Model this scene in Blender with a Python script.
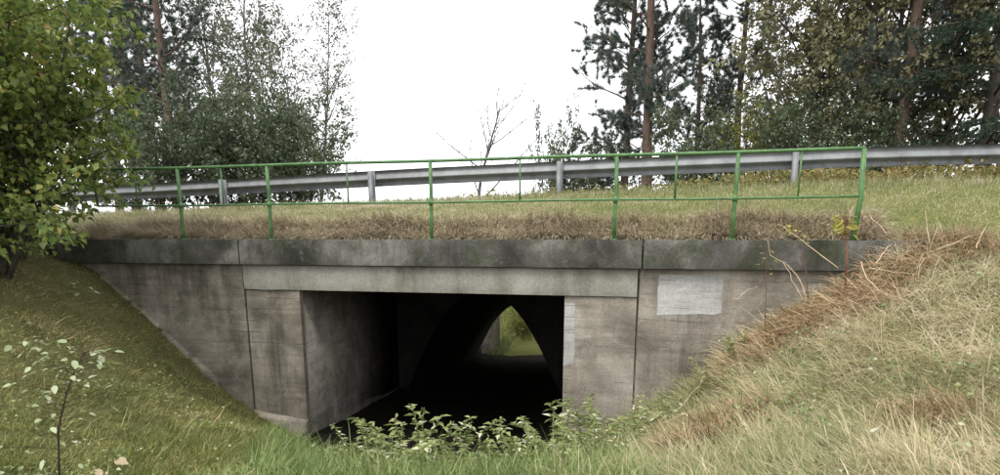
import bpy, math
import numpy as np
from mathutils import Vector, Matrix

R = math.radians
sc = bpy.context.scene
for o in list(bpy.data.objects):
    bpy.data.objects.remove(o)
col = sc.collection
RNG = np.random.default_rng(7)

# ------------------------------------------------------------------ camera
FPX, CX, CY = 650.0, 500.0, 375.0            # focal length and principal point in photo pixels
PITCH = math.atan(138 / 650)
EYE = np.array([0.0, 0.0, 0.04])
cam_d = bpy.data.cameras.new('camera')
cam_d.sensor_width = 36.0
cam_d.lens = FPX / 1000 * 36
cam_d.shift_y = (CY - 237.5) / 1000
cam_d.clip_start = 0.05
cam_d.clip_end = 2000
cam = bpy.data.objects.new('camera', cam_d)
cam.location = EYE
cam.rotation_euler = (math.pi / 2 - PITCH, 0, 0)
col.objects.link(cam)
sc.camera = cam

# ------------------------------------------------------------------ sky, sun, exposure
SUN_EL, SUN_AZ = R(58), R(215)               # soft sun behind the clouds, behind the camera to the left
w = bpy.data.worlds.new('World')
sc.world = w
w.use_nodes = True
wn, wl = w.node_tree.nodes, w.node_tree.links
wn.clear()
wo = wn.new('ShaderNodeOutputWorld')
bg = wn.new('ShaderNodeBackground')
sky = wn.new('ShaderNodeTexSky')
sky.sky_type = 'NISHITA'
sky.sun_disc = False
sky.sun_elevation = SUN_EL
sky.sun_rotation = SUN_AZ
sky.air_density = 1.0
sky.dust_density = 4.0
hs = wn.new('ShaderNodeHueSaturation')
hs.inputs['Saturation'].default_value = 0.10
mixw = wn.new('ShaderNodeMix')
mixw.data_type = 'RGBA'
mixw.inputs[0].default_value = 0.75
mixw.inputs[7].default_value = (8.6, 8.75, 9.0, 1)     # an even layer of cloud over the sky
wl.new(sky.outputs[0], hs.inputs['Color'])
wl.new(hs.outputs[0], mixw.inputs[6])
wl.new(mixw.outputs[2], bg.inputs['Color'])
bg.inputs['Strength'].default_value = 0.14
wl.new(bg.outputs[0], wo.inputs['Surface'])

sun_d = bpy.data.lights.new('sun', 'SUN')
sun_d.energy = 1.3
sun_d.angle = R(25)
sun_d.color = (1.0, 0.95, 0.88)
sun = bpy.data.objects.new('sun', sun_d)
sdir = Vector((math.sin(SUN_AZ) * math.cos(SUN_EL), math.cos(SUN_AZ) * math.cos(SUN_EL), math.sin(SUN_EL)))
sun.rotation_euler = sdir.to_track_quat('Z', 'Y').to_euler()
sun.location = (-6, -8, 14)
col.objects.link(sun)

sc.view_settings.view_transform = 'Standard'
sc.view_settings.look = 'None'
sc.view_settings.exposure = 0.95
sc.view_settings.gamma = 1.0
sc.view_settings.use_curve_mapping = False
sc.render.engine = 'CYCLES'
sc.cycles.use_denoising = True
sc.cycles.max_bounces = 6
sc.cycles.diffuse_bounces = 3
sc.cycles.transparent_max_bounces = 8

# ------------------------------------------------------------------ photo pixel -> place
_cp, _sp = math.cos(PITCH), math.sin(PITCH)
def ray(u, v):
    a, b = (u - CX) / FPX, (CY - v) / FPX
    return np.array([a, _cp + b * _sp, -_sp + b * _cp])
def at(u, v, Y):
    d = ray(u, v)
    return EYE + d * (Y / d[1])
def xy_at(u, Y, v=200):
    return at(u, v, Y)[:2]
def project(P):
    P = np.asarray(P, float) - EYE
    dep = P[..., 1] * _cp - P[..., 2] * _sp
    up = P[..., 1] * _sp + P[..., 2] * _cp
    return CX + FPX * P[..., 0] / dep, CY - FPX * up / dep, dep

# wall frame: s runs to the right along the wall face, t runs back into the bank
TH = R(13.56)
ES = np.array([math.cos(TH), -math.sin(TH)])
ET = np.array([math.sin(TH), math.cos(TH)])
W0 = np.array([0.0, 9.303])
def wp(s, t, z=0.0):
    p = W0 + ES * s + ET * t
    return (p[0], p[1], z)
def st(x, y):
    dx, dy = x - W0[0], y - W0[1]
    return dx * ES[0] + dy * ES[1], dx * ET[0] + dy * ET[1]
def on_wall(u, v, t=0.0):
    d = ray(u, v)
    k = (np.dot(W0 + ET * t, ET) - np.dot(EYE[:2], ET)) / np.dot(d[:2], ET)
    p = EYE + d * k
    return st(p[0], p[1])[0], p[2]

# ------------------------------------------------------------------ tags and mesh helpers
def tag(o, label=None, cat=None, group=None, kind=None):
    if label: o['label'] = label
    if cat: o['category'] = cat
    if group: o['group'] = group
    if kind: o['kind'] = kind
    return o
def empty(name, loc=(0, 0, 0), rz=0.0):
    o = bpy.data.objects.new(name, None)
    o.empty_display_size = 0.2
    o.location = loc
    o.rotation_euler = (0, 0, rz)
    col.objects.link(o)
    return o
def fast_mesh(name, V, F, tint=None, smooth=False):
    """V (n,3); F: list of integer arrays (m,k), one for each polygon size."""
    me = bpy.data.meshes.new(name)
    V = np.asarray(V, np.float32)
    me.vertices.add(len(V))
    me.vertices.foreach_set('co', V.ravel())
    F = [np.asarray(f, np.int32) for f in F if len(f)]
    loops = np.concatenate([f.ravel() for f in F])
    tot = np.concatenate([np.full(len(f), f.shape[1], np.int32) for f in F])
    start = np.concatenate([[0], np.cumsum(tot)[:-1]]).astype(np.int32)
    me.loops.add(len(loops))
    me.loops.foreach_set('vertex_index', loops)
    me.polygons.add(len(tot))
    me.polygons.foreach_set('loop_start', start)
    if smooth:
        me.polygons.foreach_set('use_smooth', np.ones(len(tot), bool))
    if tint is not None:
        a = me.attributes.new('tint', 'FLOAT', 'POINT')
        a.data.foreach_set('value', np.asarray(tint, np.float32))
    me.update(calc_edges=True)
    me.validate()
    return me
def link(name, me, mat, parent=None):
    o = bpy.data.objects.new(name, me)
    if mat and not me.materials:
        me.materials.append(mat)
    o.parent = parent
    col.objects.link(o)
    return o

class MB:
    def __init__(s):
        s.v, s.q, s.t, s.n = [], [], [], 0
    def add(s, V, quads=(), tris=()):
        V = np.asarray(V, float)
        s.v.append(V)
        if len(quads): s.q.append(np.asarray(quads, int) + s.n)
        if len(tris): s.t.append(np.asarray(tris, int) + s.n)
        s.n += len(V)
        return s
    def hexa(s, P):
        """eight corners: bottom 0-3 going round, top 4-7 above them"""
        return s.add(P, [(3, 2, 1, 0), (4, 5, 6, 7), (0, 1, 5, 4), (1, 2, 6, 5), (2, 3, 7, 6), (3, 0, 4, 7)])
    def tube(s, pts, rad, n=6, cap=True):
        pts = np.asarray(pts, float)
        k = len(pts)
        rad = np.broadcast_to(np.asarray(rad, float), (k,))
        tan = np.gradient(pts, axis=0)
        tan /= np.linalg.norm(tan, axis=1)[:, None] + 1e-9
        ref = np.array([0, 0, 1.0]) if abs(tan[:, 2]).mean() < 0.8 else np.array([1.0, 0, 0])
        a = np.cross(tan, ref); a /= np.linalg.norm(a, axis=1)[:, None] + 1e-9
        b = np.cross(tan, a)
        th = np.arange(n) * 2 * math.pi / n
        V = pts[:, None] + rad[:, None, None] * (np.cos(th)[None, :, None] * a[:, None] + np.sin(th)[None, :, None] * b[:, None])
        q = []
        i = np.arange(n)
        for r in range(k - 1):
            q.append(np.stack([r * n + i, r * n + (i + 1) % n, (r + 1) * n + (i + 1) % n, (r + 1) * n + i], 1))
        V = V.reshape(-1, 3)
        tr = []
        if cap:
            m = len(V)
            V = np.vstack([V, pts[0], pts[-1]])
            for j in range(n):
                tr.append((m, (j + 1) % n, j))
                tr.append((m + 1, (k - 1) * n + j, (k - 1) * n + (j + 1) % n))
        return s.add(V, np.concatenate(q), tr)
    def build(s, name, mat, parent=None, smooth=False, bevel=0.0, tint=None):
        V = np.concatenate(s.v)
        F = []
        if s.q: F.append(np.concatenate(s.q))
        if s.t: F.append(np.concatenate(s.t))
        o = link(name, fast_mesh(name, V, F, tint, smooth), mat, parent)
        if bevel:
            m = o.modifiers.new('bevel', 'BEVEL')
            m.width = bevel; m.segments = 2; m.limit_method = 'ANGLE'
        return o

def noise2(x, y, seed=0, octaves=4, f=1.0):
    """cheap smooth value noise, -1..1"""
    out = 0; amp = 1; tot = 0
    for k in range(octaves):
        xs, ys = x * f + 17.3 * k + seed, y * f - 9.1 * k + seed * 1.7
        xi, yi = np.floor(xs), np.floor(ys)
        fx, fy = xs - xi, ys - yi
        fx, fy = fx * fx * (3 - 2 * fx), fy * fy * (3 - 2 * fy)
        h = lambda a, b: np.modf(np.abs(np.sin(a * 127.1 + b * 311.7 + seed * 13.7) * 43758.5453))[0]
        n = (h(xi, yi) * (1 - fx) + h(xi + 1, yi) * fx) * (1 - fy) + (h(xi, yi + 1) * (1 - fx) + h(xi + 1, yi + 1) * fx) * fy
        out = out + amp * (2 * n - 1); tot += amp
        amp *= 0.5; f *= 2.03
    return out / tot
def sstep(a, b, x):
    k = np.clip((x - a) / (b - a), 0, 1)
    return k * k * (3 - 2 * k)

# ------------------------------------------------------------------ materials
class NT:
    def __init__(s, name, rough=0.9, spec=0.3):
        s.m = bpy.data.materials.new(name)
        s.m.use_nodes = True
        s.n, s.l = s.m.node_tree.nodes, s.m.node_tree.links
        s.b = s.n['Principled BSDF']
        s.b.inputs['Roughness'].default_value = rough
        s.b.inputs['Specular IOR Level'].default_value = spec
        s.out = s.n['Material Output']
    def node(s, t, **kw):
        n = s.n.new(t)
        for k, v in kw.items():
            if k in n.inputs: n.inputs[k].default_value = v
            else: setattr(n, k, v)
        return n
    def coords(s, scale=(1, 1, 1), rz=0.0, kind='Position'):
        if kind == 'Position':
            c = s.n.new('ShaderNodeNewGeometry').outputs['Position']
        else:
            c = s.n.new('ShaderNodeTexCoord').outputs['Object']
        if rz:
            mp0 = s.n.new('ShaderNodeMapping'); mp0.inputs['Rotation'].default_value = (0, 0, rz)
            s.l.new(c, mp0.inputs[0]); c = mp0.outputs[0]
        mp = s.n.new('ShaderNodeMapping')
        mp.inputs['Scale'].default_value = scale
        s.l.new(c, mp.inputs[0])
        return mp.outputs[0]
    def noise(s, vec, scale, detail=6, rough=0.6, dist=0.0):
        n = s.node('ShaderNodeTexNoise', Scale=scale, Detail=detail, Roughness=rough, Distortion=dist)
        if vec is not None: s.l.new(vec, n.inputs['Vector'])
        return n.outputs['Fac']
    def ramp(s, fac, stops):
        r = s.n.new('ShaderNodeValToRGB')
        els = r.color_ramp.elements
        while len(els) > 1: els.remove(els[-1])
        for i, (p, c) in enumerate(stops):
            e = els[0] if i == 0 else els.new(p)
            e.position = p
            e.color = (*c, 1) if len(c) == 3 else c
        s.l.new(fac, r.inputs[0])
        return r.outputs[0]
    def mix(s, fac, a, b, mode='MIX'):
        m = s.n.new('ShaderNodeMix'); m.data_type = 'RGBA'; m.blend_type = mode
        for sock, val in ((m.inputs[0], fac), (m.inputs[6], a), (m.inputs[7], b)):
            if hasattr(val, 'links') or isinstance(val, bpy.types.NodeSocket): s.l.new(val, sock)
            elif isinstance(val, (int, float)): sock.default_value = val
            else: sock.default_value = (*val, 1)
        return m.outputs[2]
    def math(s, op, a, b=0.0):
        m = s.n.new('ShaderNodeMath'); m.operation = op
        for sock, val in ((m.inputs[0], a), (m.inputs[1], b)):
            if isinstance(val, bpy.types.NodeSocket): s.l.new(val, sock)
            else: sock.default_value = val
        return m.outputs[0]
    def bump(s, h, strength=0.5, dist=0.02):
        b = s.node('ShaderNodeBump', Strength=strength, Distance=dist)
        s.l.new(h, b.inputs['Height'])
        s.l.new(b.outputs[0], s.b.inputs['Normal'])
    def color(s, c):
        s.l.new(c, s.b.inputs['Base Color'])
        return s.m

def mat_concrete(name, base, dark, pale, moss=0.0, boards=True, stain=0.5, seed=0.0):
    k = NT(name, 0.92, 0.2)
    pos = k.coords(rz=TH)
    mp = k.n.new('ShaderNodeMapping'); mp.inputs['Location'].default_value = (seed, seed, 0)
    k.l.new(pos, mp.inputs[0]); pos = mp.outputs[0]
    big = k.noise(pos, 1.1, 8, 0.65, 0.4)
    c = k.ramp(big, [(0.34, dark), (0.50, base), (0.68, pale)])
    # vertical run-off streaks
    sm = k.n.new('ShaderNodeMapping'); sm.inputs['Scale'].default_value = (2.6, 1.2, 0.30)
    k.l.new(pos, sm.inputs[0])
    st_ = k.noise(sm.outputs[0], 1.0, 7, 0.7)
    stf = k.ramp(st_, [(0.45, (0, 0, 0)), (0.64, (stain,) * 3)])
    stm = k.math('MULTIPLY', stf, k.ramp(k.noise(pos, 0.8, 5, 0.6), [(0.38, (0.1,) * 3), (0.6, (1,) * 3)]))
    c = k.mix(stm, c, tuple(x * 0.38 for x in dark))
    # pale lime bloom
    lb = k.noise(pos, 6.0, 8, 0.78)
    c = k.mix(k.ramp(lb, [(0.56, (0, 0, 0)), (0.70, (0.42,) * 3)]), c, tuple(min(1, x * 1.25) for x in pale))
    if moss:
        ms = k.noise(pos, 2.3, 8, 0.7)
        c = k.mix(k.ramp(ms, [(0.50, (0, 0, 0)), (0.66, (moss,) * 3)]), c, (0.035, 0.045, 0.018))
    fine = k.noise(pos, 42, 5, 0.7)
    c = k.mix(0.55, c, k.ramp(fine, [(0.3, (0.25,) * 3), (0.7, (0.8,) * 3)]), 'SOFT_LIGHT')
    h = k.math('MULTIPLY', fine, 0.5)
    mid = k.noise(pos, 8, 6, 0.6)
    h = k.math('ADD', h, mid)
    if boards:
        # board marks: faint lifts of uneven height, broken up along their length
        wm = k.n.new('ShaderNodeMapping'); wm.inputs['Scale'].default_value = (0.8, 0.8, 7.0)
        k.l.new(pos, wm.inputs[0])
        bd = k.noise(wm.outputs[0], 1.0, 4, 0.75, 0.5)
        c = k.mix(0.75, c, k.ramp(bd, [(0.32, (0.36,) * 3), (0.5, (0.50,) * 3), (0.68, (0.60,) * 3)]), 'OVERLAY')
        gm = k.n.new('ShaderNodeMapping'); gm.inputs['Scale'].default_value = (0.5, 0.5, 1)
        k.l.new(pos, gm.inputs[0])
        wv = k.node('ShaderNodeTexWave', wave_type='BANDS', bands_direction='Z', wave_profile='SAW', Scale=1.75, Distortion=1.6, Detail=2.0)
        wv.inputs['Detail Scale'].default_value = 1.4
        k.l.new(gm.outputs[0], wv.inputs['Vector'])
        brk = k.ramp(k.noise(pos, 1.7, 4, 0.6), [(0.45, (0, 0, 0)), (0.62, (1, 1, 1))])
        ln = k.math('MULTIPLY', k.ramp(wv.outputs['Fac'], [(0.0, (1,) * 3), (0.07, (0,) * 3), (0.96, (0,) * 3), (1.0, (1,) * 3)]), brk)
        c = k.mix(k.math('MULTIPLY', ln, 0.55), c, tuple(x * 0.55 for x in dark))
        h = k.math('ADD', h, k.math('MULTIPLY', bd, 1.0))
        h = k.math('SUBTRACT', h, k.math('MULTIPLY', ln, 0.8))
    k.bump(h, 0.55, 0.012)
    return k.color(c)

def mat_leaf(name, stops, trans=0.35, rough=0.55):
    k = NT(name, rough, 0.35)
    a = k.node('ShaderNodeAttribute', attribute_name='tint')
    c = k.ramp(a.outputs['Fac'], stops)
    k.color(c)
    tr = k.n.new('ShaderNodeBsdfTranslucent')
    k.l.new(c, tr.inputs['Color'])
    mx = k.n.new('ShaderNodeMixShader'); mx.inputs[0].default_value = trans
    k.l.new(k.b.outputs[0], mx.inputs[1]); k.l.new(tr.outputs[0], mx.inputs[2])
    k.l.new(mx.outputs[0], k.out.inputs['Surface'])
    return k.m

def mat_bark(name, a, b, scale=14, stretch=0.25):
    k = NT(name, 0.95, 0.15)
    pos = k.coords((1, 1, stretch))
    n = k.noise(pos, scale, 6, 0.7)
    k.bump(n, 0.8, 0.02)
    return k.color(k.ramp(n, [(0.35, a), (0.65, b)]))

def mat_ground(name, stops, scale=1.6, bump=0.6):
    k = NT(name, 1.0, 0.1)
    pos = k.coords()
    a = k.noise(pos, scale, 8, 0.7)
    b = k.noise(pos, scale * 14, 6, 0.75)
    f = k.math('ADD', k.math('MULTIPLY', a, 0.55), k.math('MULTIPLY', b, 0.45))
    k.bump(b, bump, 0.05)
    return k.color(k.ramp(f, stops))

M = {}
M['coping'] = mat_concrete('coping_concrete', (0.085, 0.082, 0.072), (0.034, 0.033, 0.028), (0.20, 0.195, 0.175), moss=0.7, boards=False, stain=0.8, seed=3)
M['wall'] = mat_concrete('board_marked_concrete', (0.225, 0.200, 0.165), (0.125, 0.110, 0.090), (0.33, 0.305, 0.26), stain=0.62)
M['wall_dark'] = mat_concrete('stained_board_concrete', (0.175, 0.155, 0.125), (0.085, 0.076, 0.060), (0.28, 0.255, 0.21), moss=0.35, stain=0.75, seed=11)
M['beam'] = mat_concrete('beam_concrete', (0.215, 0.210, 0.175), (0.13, 0.13, 0.10), (0.29, 0.285, 0.25), boards=False, stain=0.45, seed=5)
M['tunnel'] = mat_concrete('shade_toned_tunnel_concrete', (0.16, 0.148, 0.125), (0.08, 0.073, 0.062), (0.25, 0.235, 0.205), stain=0.6, seed=8)  # concrete colour lowered to deepen the shade inside the tunnel
M['barrel'] = mat_concrete('shade_black_vault_stone', (0.028, 0.027, 0.025), (0.014, 0.013, 0.012), (0.045, 0.043, 0.040), boards=False, stain=0.5, seed=2)  # stone blackened in colour to stand in for the unlit vault
M['patch'] = mat_concrete('grey_cover_paint', (0.33, 0.33, 0.315), (0.24, 0.235, 0.22), (0.40, 0.40, 0.385), boards=True, stain=0.18, seed=21)

def mat_paint_green():
    k = NT('worn_green_paint', 0.5, 0.4)
    pos = k.coords()
    n = k.noise(pos, 9, 8, 0.75)
    c = k.ramp(n, [(0.30, (0.028, 0.062, 0.022)), (0.5, (0.062, 0.145, 0.045)), (0.66, (0.10, 0.205, 0.07)), (0.73, (0.11, 0.11, 0.065))])
    return k.color(c)
M['green'] = mat_paint_green()
def mat_galv():
    k = NT('weathered_galvanised_steel', 0.55, 0.5)
    k.b.inputs['Metallic'].default_value = 0.15
    pos = k.coords((1, 1, 1))
    n = k.noise(pos, 3.0, 8, 0.7)
    sm = k.n.new('ShaderNodeMapping'); sm.inputs['Scale'].default_value = (6, 6, 0.4)
    k.l.new(pos, sm.inputs[0])
    s_ = k.noise(sm.outputs[0], 1.3, 6, 0.7)
    c = k.ramp(n, [(0.35, (0.12, 0.125, 0.13)), (0.6, (0.20, 0.21, 0.215))])
    c = k.mix(k.ramp(s_, [(0.62, (0,) * 3), (0.74, (0.7,) * 3)]), c, (0.10, 0.085, 0.07))
    return k.color(c)
M['galv'] = mat_galv()

# ------------------------------------------------------------------ terrain
# where the banks meet the wall, read off the photo
prof = [(60, 260), (95, 270), (125, 296), (150, 316), (175, 341), (200, 368), (225, 391), (250, 408), (275, 421), (305, 438)]
profr = [(640, 408), (660, 400), (695, 380), (720, 354), (750, 333), (790, 309), (825, 290), (850, 274), (885, 252)]
ctrl = []
for u, v in prof + profr:
    s_, z_ = on_wall(u, v)
    p = wp(s_, 0)
    ctrl.append((p[0], p[1], z_))
for u in (360, 420, 480, 540, 600):
    s_, z_ = on_wall(u, 400)
    p = wp(s_, 0)
    ctrl.append((p[0], p[1], -3.25 if u < 580 else -2.75))
for u, v, Y in [(0, 475, 4.3), (0, 400, 5.9), (0, 300, 8.2), (20, 272, 9.6), (150, 400, 7.2), (250, 475, 5.0), (110, 475, 4.6), (250, 440, 6.9),
                (1000, 475, 3.6), (1000, 400, 5.0), (1000, 320, 6.3), (1000, 262, 7.6), (700, 490, 4.3), (800, 420, 5.8), (850, 475, 4.0),
                (700, 435, 6.0), (900, 350, 6.3), (920, 280, 7.4), (600, 470, 5.8), (640, 450, 6.6), (350, 478, 5.6)]:
    ctrl.append(tuple(at(u, v, Y)))
ctrl += [(0, 0, -1.62), (-3, 0, -1.45), (3, 0, -1.25), (0, -6, -1.6), (-7, -4, -1.0), (7, -4, -0.4), (0, 4.2, -1.80), (0.1, 6.2, -2.35), (-1.2, 6.6, -2.5), (-1.5, 8.2, -3.0),
         (0.6, 7.6, -2.8), (-9.5, 6, -0.2), (-10, 11, 0.35), (-8, 11.2, -0.02), (9, 6.5, 0.35), (7.5, 7.5, 0.12), (10, 8, 0.55), (-14, 0, 0.2), (14, 0, 1.0), (0, -14, -1.6)]
ctrl = np.array(ctrl)
def _tps(d2):
    return 0.5 * d2 * np.log(d2 + 1e-9)
def _fit(C):
    n = len(C)
    d2 = ((C[:, None, :2] - C[None, :, :2]) ** 2).sum(-1)
    A = np.zeros((n + 3, n + 3))
    A[:n, :n] = _tps(d2) + np.eye(n) * 0.02
    A[:n, n] = 1; A[:n, n + 1:] = C[:, :2]
    A[n, :n] = 1; A[n + 1:, :n] = C[:, :2].T
    b = np.zeros(n + 3); b[:n] = C[:, 2]
    return np.linalg.solve(A, b)
_w = _fit(ctrl)
def z_front0(x, y):
    x, y = np.asarray(x, float), np.asarray(y, float)
    xc, yc = np.clip(x, -16, 16), np.clip(y, -16, 12.5)
    sh = xc.shape
    xf, yf = xc.ravel(), yc.ravel()
    out = np.empty(len(xf))
    n = len(ctrl)
    for i in range(0, len(xf), 20000):
        a, b = xf[i:i + 20000], yf[i:i + 20000]
        d2 = (a[:, None] - ctrl[None, :, 0]) ** 2 + (b[:, None] - ctrl[None, :, 1]) ** 2
        out[i:i + 20000] = _tps(d2) @ _w[:n] + _w[n] + a * _w[n + 1] + b * _w[n + 2]
    return np.clip(out.reshape(sh), -3.6, 1.4)
def bumps(x, y):
    return 0.055 * noise2(x, y, 3, 4, 1.1) + 0.02 * noise2(x, y, 9, 2, 5.0)
def z_front(x, y):
    return z_front0(x, y) + bumps(x, y)
SL = on_wall(66, 250)[0]
SR = on_wall(890, 250)[0]
T0 = 0.17                                     # the seam, inside the thickness of the wall
AX = R(6.8)                                   # direction of the tunnel
AXV = np.array([math.sin(AX), math.cos(AX)])
JL = np.array(wp(on_wall(303, 350)[0], 0)[:2])
JR = np.array(wp(on_wall(563.5, 350)[0], 0)[:2])
JC = (JL + JR) / 2
T2 = 15.6                                     # the far portal
_c2 = JC + AXV * (T2 / np.dot(AXV, ET))
S2 = st(_c2[0], _c2[1])[0]
def crest(s):                                 # height of the verge under the guard rail, falling to the left
    return np.interp(s, [-40, -12, -6.6, 0, 5.2, 8, 40], [0.2, 0.5, 0.62, 0.80, 0.93, 0.95, 1.4])
def z_mid(s, t):
    s, t = np.asarray(s, float), np.asarray(t, float)
    x = W0[0] + ES[0] * s + ET[0] * T0; y = W0[1] + ES[1] * s + ET[1] * T0
    edge_out = z_front(x, y)
    inside = sstep(SL - 0.5, SL, s) * (1 - sstep(SR, SR + 0.5, s))
    edge = edge_out * (1 - inside) + (-0.03) * inside
    c = crest(s)
    lip = 0.20 * sstep(0.35, 0.75, t)         # the sod stands a little above the coping
    k = np.clip((t - 0.35) / 3.1, 0, 1)
    bank = -0.03 + lip * inside + (c - 0.20 * inside) * (k ** 0.9) * (1 - 0.0 * k)
    z = edge + (bank - edge) * sstep(T0, 1.0 + 1.0 * (1 - inside), t)
    z = z + (0.05 * noise2(s, t, 5, 4, 1.3)) * sstep(0.5, 1.5, t) * (1 - sstep(3.4, 4.0, t))
    z = np.where(t > 3.6, c - 0.03 * sstep(3.6, 4.2, t), z)
    z = z + (-0.3 - z) * sstep(11.8, T2, t)
    return z
def z_back(s, t):
    s, t = np.asarray(s, float), np.asarray(t, float)
    d = np.abs(s - S2) / (1 + 0.22 * np.clip(t - T2 - 0.3, 0, 8))
    v = -4.75 + 4.45 * sstep(1.9, 6.5, d)
    end = sstep(T2 + 2.0, T2 + 9, t)
    z = v + (0.2 - v) * end * 0.9
    return z + 0.08 * noise2(s, t, 6, 3, 0.6) * sstep(T2, T2 + 2, t)
def ground_z(x, y):
    s, t = st(np.asarray(x, float), np.asarray(y, float))
    return np.where(t < T0, z_front(x, y), np.where(t < T2, z_mid(s, t), z_back(s, t)))
def gz(x, y):
    return float(ground_z(np.array([x]), np.array([y]))[0])

M['soil'] = mat_ground('bank_soil', [(0.30, (0.040, 0.034, 0.018)), (0.48, (0.085, 0.080, 0.032)), (0.62, (0.13, 0.115, 0.055)), (0.75, (0.17, 0.14, 0.08))])
M['verge'] = mat_ground('verge_turf', [(0.30, (0.070, 0.075, 0.025)), (0.5, (0.12, 0.13, 0.04)), (0.7, (0.20, 0.18, 0.08))])
M['mud'] = mat_ground('wet_stream_mud', [(0.3, (0.010, 0.009, 0.007)), (0.55, (0.024, 0.021, 0.017)), (0.75, (0.045, 0.040, 0.032))], 2.2, 0.9)
M['mud'].node_tree.nodes['Principled BSDF'].inputs['Roughness'].default_value = 0.9
M['mud'].node_tree.nodes['Principled BSDF'].inputs['Specular IOR Level'].default_value = 0.05

def sheet(name, S, T, zf, mat):
    ss, tt = np.meshgrid(S, T)
    x = W0[0] + ES[0] * ss + ET[0] * tt; y = W0[1] + ES[1] * ss + ET[1] * tt
    z = zf(ss, tt, x, y)
    V = np.stack([x, y, z], -1).reshape(-1, 3)
    n, m = len(S), len(T)
    i = np.arange((m - 1) * (n - 1)); r, c = i // (n - 1), i % (n - 1)
    a = r * n + c
    o = link(name, fast_mesh(name, V, [np.stack([a, a + 1, a + n + 1, a + n], 1)], smooth=True), mat)
    tag(o, kind='structure')
    return o
def spaced(*segs):
    return np.unique(np.round(np.concatenate([np.arange(a, b + 1e-6, d) for a, b, d in segs]), 4))
GS = np.unique(np.concatenate([spaced((-400, -60, 40), (-60, -14, 2), (-14, 13, 0.16), (14, 60, 2), (80, 400, 40)), [SL - 0.5, SL, SR, SR + 0.5]]))
sheet('ground_bank', GS, np.unique(np.concatenate([spaced((-300, -40, 20), (-40, -14, 2), (-14, T0 - 0.1, 0.16)), [T0]])), lambda s, t, x, y: z_front(x, y), M['soil'])
sheet('ground_verge', GS, np.unique(np.concatenate([[T0], spaced((0.25, 4.4, 0.12), (4.8, T2 - 0.2, 0.6)), [T2]])), lambda s, t, x, y: z_mid(s, t), M['verge'])
GS2 = np.unique(np.concatenate([spaced((-400, -60, 40), (-60, -16, 2), (-16, 22, 0.3), (24, 60, 2), (80, 400, 40))]))
sheet('ground_valley', GS2, np.unique(np.concatenate([[T2], spaced((T2 + 0.3, T2 + 22, 0.4), (T2 + 24, T2 + 80, 4), (T2 + 100, T2 + 700, 50))])), lambda s, t, x, y: z_back(s, t), M['verge'])

# the road on top: asphalt with a white edge line on each side
def road_strip(name, t0, t1, dz, mat):
    S = spaced((-120, -20, 10), (-18, 18, 1.0), (20, 120, 10))
    T = np.linspace(t0, t1, 4)
    return sheet(name, S, T, lambda s, t, x, y: crest(s) - 0.03 + dz + 0.02 * (1 - ((t - 7.9) / 3.4) ** 2), mat)
k = NT('asphalt', 0.9, 0.3); nn = k.noise(k.coords(), 60, 4, 0.7); k.bump(nn, 0.4, 0.01)
M['asphalt'] = k.color(k.ramp(nn, [(0.3, (0.035,) * 3), (0.7, (0.065,) * 3)]))
k = NT('road_paint', 0.8, 0.3); nn = k.noise(k.coords(), 20, 5, 0.7)
M['line'] = k.color(k.ramp(nn, [(0.35, (0.45,) * 3), (0.6, (0.72,) * 3)]))
road_strip('road', 4.6, 11.2, 0.02, M['asphalt'])
road_strip('road_marking', 4.8, 4.92, 0.028, M['line'])
road_strip('road_marking', 10.88, 11.0, 0.028, M['line'])

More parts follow.
